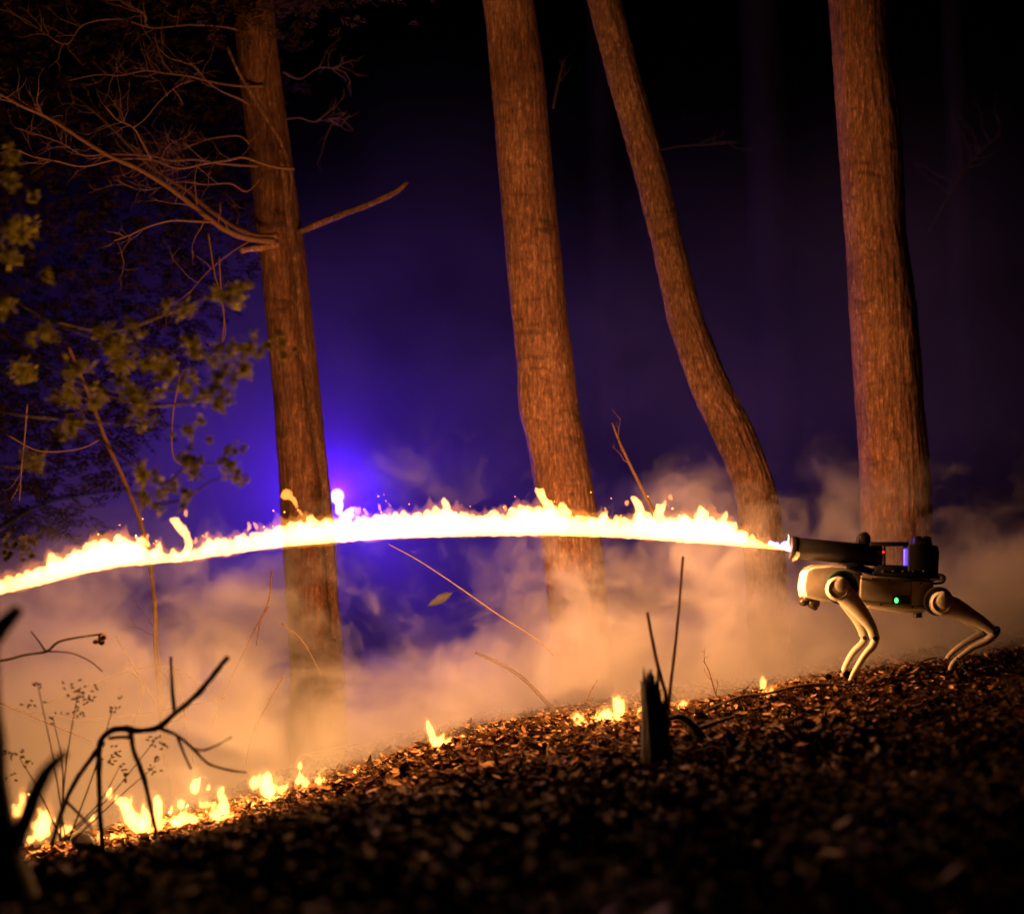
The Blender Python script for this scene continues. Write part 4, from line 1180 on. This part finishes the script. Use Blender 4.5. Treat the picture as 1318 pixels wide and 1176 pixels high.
def fire(label, tongues, Y, light):
    if tongues[0][0][0] > 500: tongues = [[(q[0], q[1] - 3 - (t[0][1] - q[1]) * .5, q[2] * 1.3) for q in t] for t in tongues]; Y -= .08
    else: tongues = [[(q[0], q[1] + (t[0][1] - q[1]) * .14, q[2] * rg.uniform(.8, 1.0)) for q in t] for t in tongues]; Y -= .1
    c = np.mean([t[0][:2] for t in tongues], axis=0)
    root = thing('ground_fire', P(c[0], max(t[0][1] for t in tongues), Y), label, 'fire', 'fires burning in the leaf litter')
    for pts in tongues:
        mb = MB(); yy = Y + rg.uniform(-.06, .06)
        tongue(mb, pts, yy)
        # thin tips that tear off upwards
        for _ in range(3):
            q = rg.choice(pts); h = q[2] * rg.uniform(1.2, 2.4); dx = rg.gauss(0, q[2] * .6)
            tongue(mb, [(q[0] + dx * .4, q[1] - q[2] * .4, q[2] * .45), (q[0] + dx, q[1] - h, max(.7, q[2] * .12))], yy)
        for _ in range(5):
            q = rg.choice(pts); mb.ball(P(q[0] + rg.gauss(0, q[2] * .8), q[1] + rg.gauss(0, q[2] * .8), yy), q[2] * .38 * Y / FPX, 1, (1, 1, 1.4))
        remeshed(mb, 'flame', M_fire, .0045, root)
        mb = MB()
        for q in pts: mb.ball(P(q[0], q[1] - q[2] * .3, yy), (q[2] * 1.25 + 2) * Y / FPX, 2, (1, .9, 1.25))
        remeshed(mb, 'flame_mantle', M_mantle, .007, root, amp=.016)
    if light:
        for lx_, ly_, e in light: lamp('fire_light', P(lx_, ly_, Y), e * 1.7, (1.0, .46, .13), root, .04)
    return root


def T4(*pts):
    return [(*Z4(x, y), r / 2.698) for x, y, r in pts]


fire('low fire at the far left, half hidden by the black charred trunk', [T4((70, 825, 22), (78, 790, 18), (84, 755, 10)), T4((55, 830, 14), (50, 800, 8))], 7.9, [(26, 1036, 2.5)])
fire('round bright fire between charred trunk stub and arching branch', [T4((140, 905, 24), (145, 865, 34), (160, 835, 22), (135, 800, 8)), T4((100, 920, 14), (115, 915, 12)), T4((215, 892, 16), (245, 888, 16), (262, 886, 7))], 7.75, [(54, 1062, 6)])
fire('small flickers around the stone beneath the arching branch', [T4((322, 850, 12), (320, 838, 7)), T4((345, 912, 12), (345, 898, 8)), T4((385, 912, 9), (400, 908, 6))], 7.75, [])
fire('big fire with a curling tongue behind the arching branch', [T4((480, 870, 34), (450, 835, 30), (440, 800, 22), (425, 775, 16), (400, 768, 9)), T4((500, 868, 30), (510, 830, 20), (495, 800, 10)), T4((380, 770, 12), (380, 750, 10)), T4((548, 868, 22), (550, 820, 18), (548, 775, 20), (545, 760, 10)), T4((520, 890, 10), (545, 880, 8))],
     7.8, [(175, 1048, 9), (203, 1040, 5)])
fire('wide fire with one tall tongue in the middle of the left fires', [T4((610, 855, 22), (640, 845, 26), (680, 848, 18)), T4((628, 800, 16), (622, 785, 8)), T4((740, 835, 16), (775, 825, 24), (778, 780, 20), (765, 745, 14), (780, 715, 7)), T4((700, 800, 10), (725, 800, 10)), T4((590, 830, 10), (600, 800, 6))],
     7.85, [(240, 1048, 7), (286, 1035, 6)])
fire('small fire floating behind the tall tongue, close to the arching branch tip', [T4((675, 740, 20), (685, 722, 14), (665, 715, 8)), T4((720, 742, 8), (722, 738, 6))], 8.05, [(250, 1014, 3)])
fire('bright fan-shaped fire at the right end of the left fires', [T4((940, 765, 24), (930, 740, 32), (925, 705, 26), (932, 680, 10)), T4((880, 730, 16), (900, 715, 16)), T4((975, 745, 18), (1000, 725, 8)), T4((878, 808, 13), (878, 795, 8))],
     7.95, [(346, 1012, 9)])
fire('pair of small flames just right of the fan-shaped fire', [T4((1035, 718, 16), (1045, 705, 12), (1040, 690, 8)), T4((1060, 725, 14), (1070, 722, 7)), T4((1105, 722, 13), (1100, 718, 9), (1115, 708, 10)), T4((1040, 668, 8), (1048, 670, 5))], 8.0, [(388, 1005, 4)])
fire('single tiny flame right of the left fires', [T4((1232, 680, 9), (1236, 678, 6))], 8.05, [])
fire('hooked flame alone on the slope below the middle of the jet', [[(566, 962, 6), (558, 957, 4.5), (553, 948, 3.6), (551, 943, 2)], [(562, 965, 5), (572, 963, 4), (583, 962, 4.5), (588, 964, 2)]], 8.0, [(565, 955, 4)])
fire('tiny glowing flame between the hooked flame and the four small flames', [[(654, 951, 2.6), (656, 952, 2)]], 8.0, [])
fire('slanted oval flame, first of those left of the stump', [[(742, 927, 4), (748, 930, 5), (755, 934, 3)]], 8.0, [(748, 926, 1.5)])
fire('paired upright flames left of the black stump', [[(767, 929, 3.2), (768, 927, 2.5)], [(776, 925, 5.5), (783, 925, 6), (784, 929, 4)], [(796, 925, 5), (797, 918, 6.5), (793, 911, 3.5)]], 8.0, [(785, 918, 4)])
fire('small flame touching the left side of the stump', [[(823, 922, 4.4), (826, 921, 3.5)]], 8.0, [])
fire('small round flame just right of the stump', [[(877, 912, 4), (880, 912, 3)]], 8.0, [(878, 910, 1)])
fire('L-shaped flame in the grass near the front feet of the robot', [[(983, 900, 4.5), (983, 893, 3.6), (981, 886, 2)], [(986, 900, 4), (993, 897, 3.4)]], 8.0, [(985, 892, 3)])

# glowing embers in the litter
mb = MB()
for _ in range(110):
    q = rg.uniform(60, 1000); yy = rg.uniform(7.6, 8.4); p = P(q, 900, yy)
    mb.ball((p.x, yy, gz(p.x, yy) + .03), rg.uniform(.0012, .003), 1)
tag(mb.build('embers', M_ember), 'tiny orange embers scattered through the leaf litter', kind='stuff')

# ---------------------------------------------------------------- blue lamp far behind
bl_ = P(434, 640, 11.6)
lb = thing('blue_lamp', Vector((bl_.x, 11.6, gz(bl_.x, 11.6))), 'small bright blue lamp on a thin pole just right of the dead tree', 'lamp')
mb = MB(); mb.tube([Vector(lb.location), bl_ - Vector((0, 0, .05))], [.012, .010], seg=10, step=.2); mb.build('pole', M_black, lb)
mb = MB(); mb.cyl(bl_ - Vector((0, 0, .045)), (0, 0, 1), .03, .03, 24, .003); mb.build('base', M_black, lb)
mb = MB(); mb.ball(bl_ + Vector((0, 0, .006)), .036, 3, (1, 1, 1.1)); mb.build('lens', M_blamp, lb)
lamp('blue_light', bl_ + Vector((0, 0, .02)), 135, (.07, .006, 1.0), lb, .012)
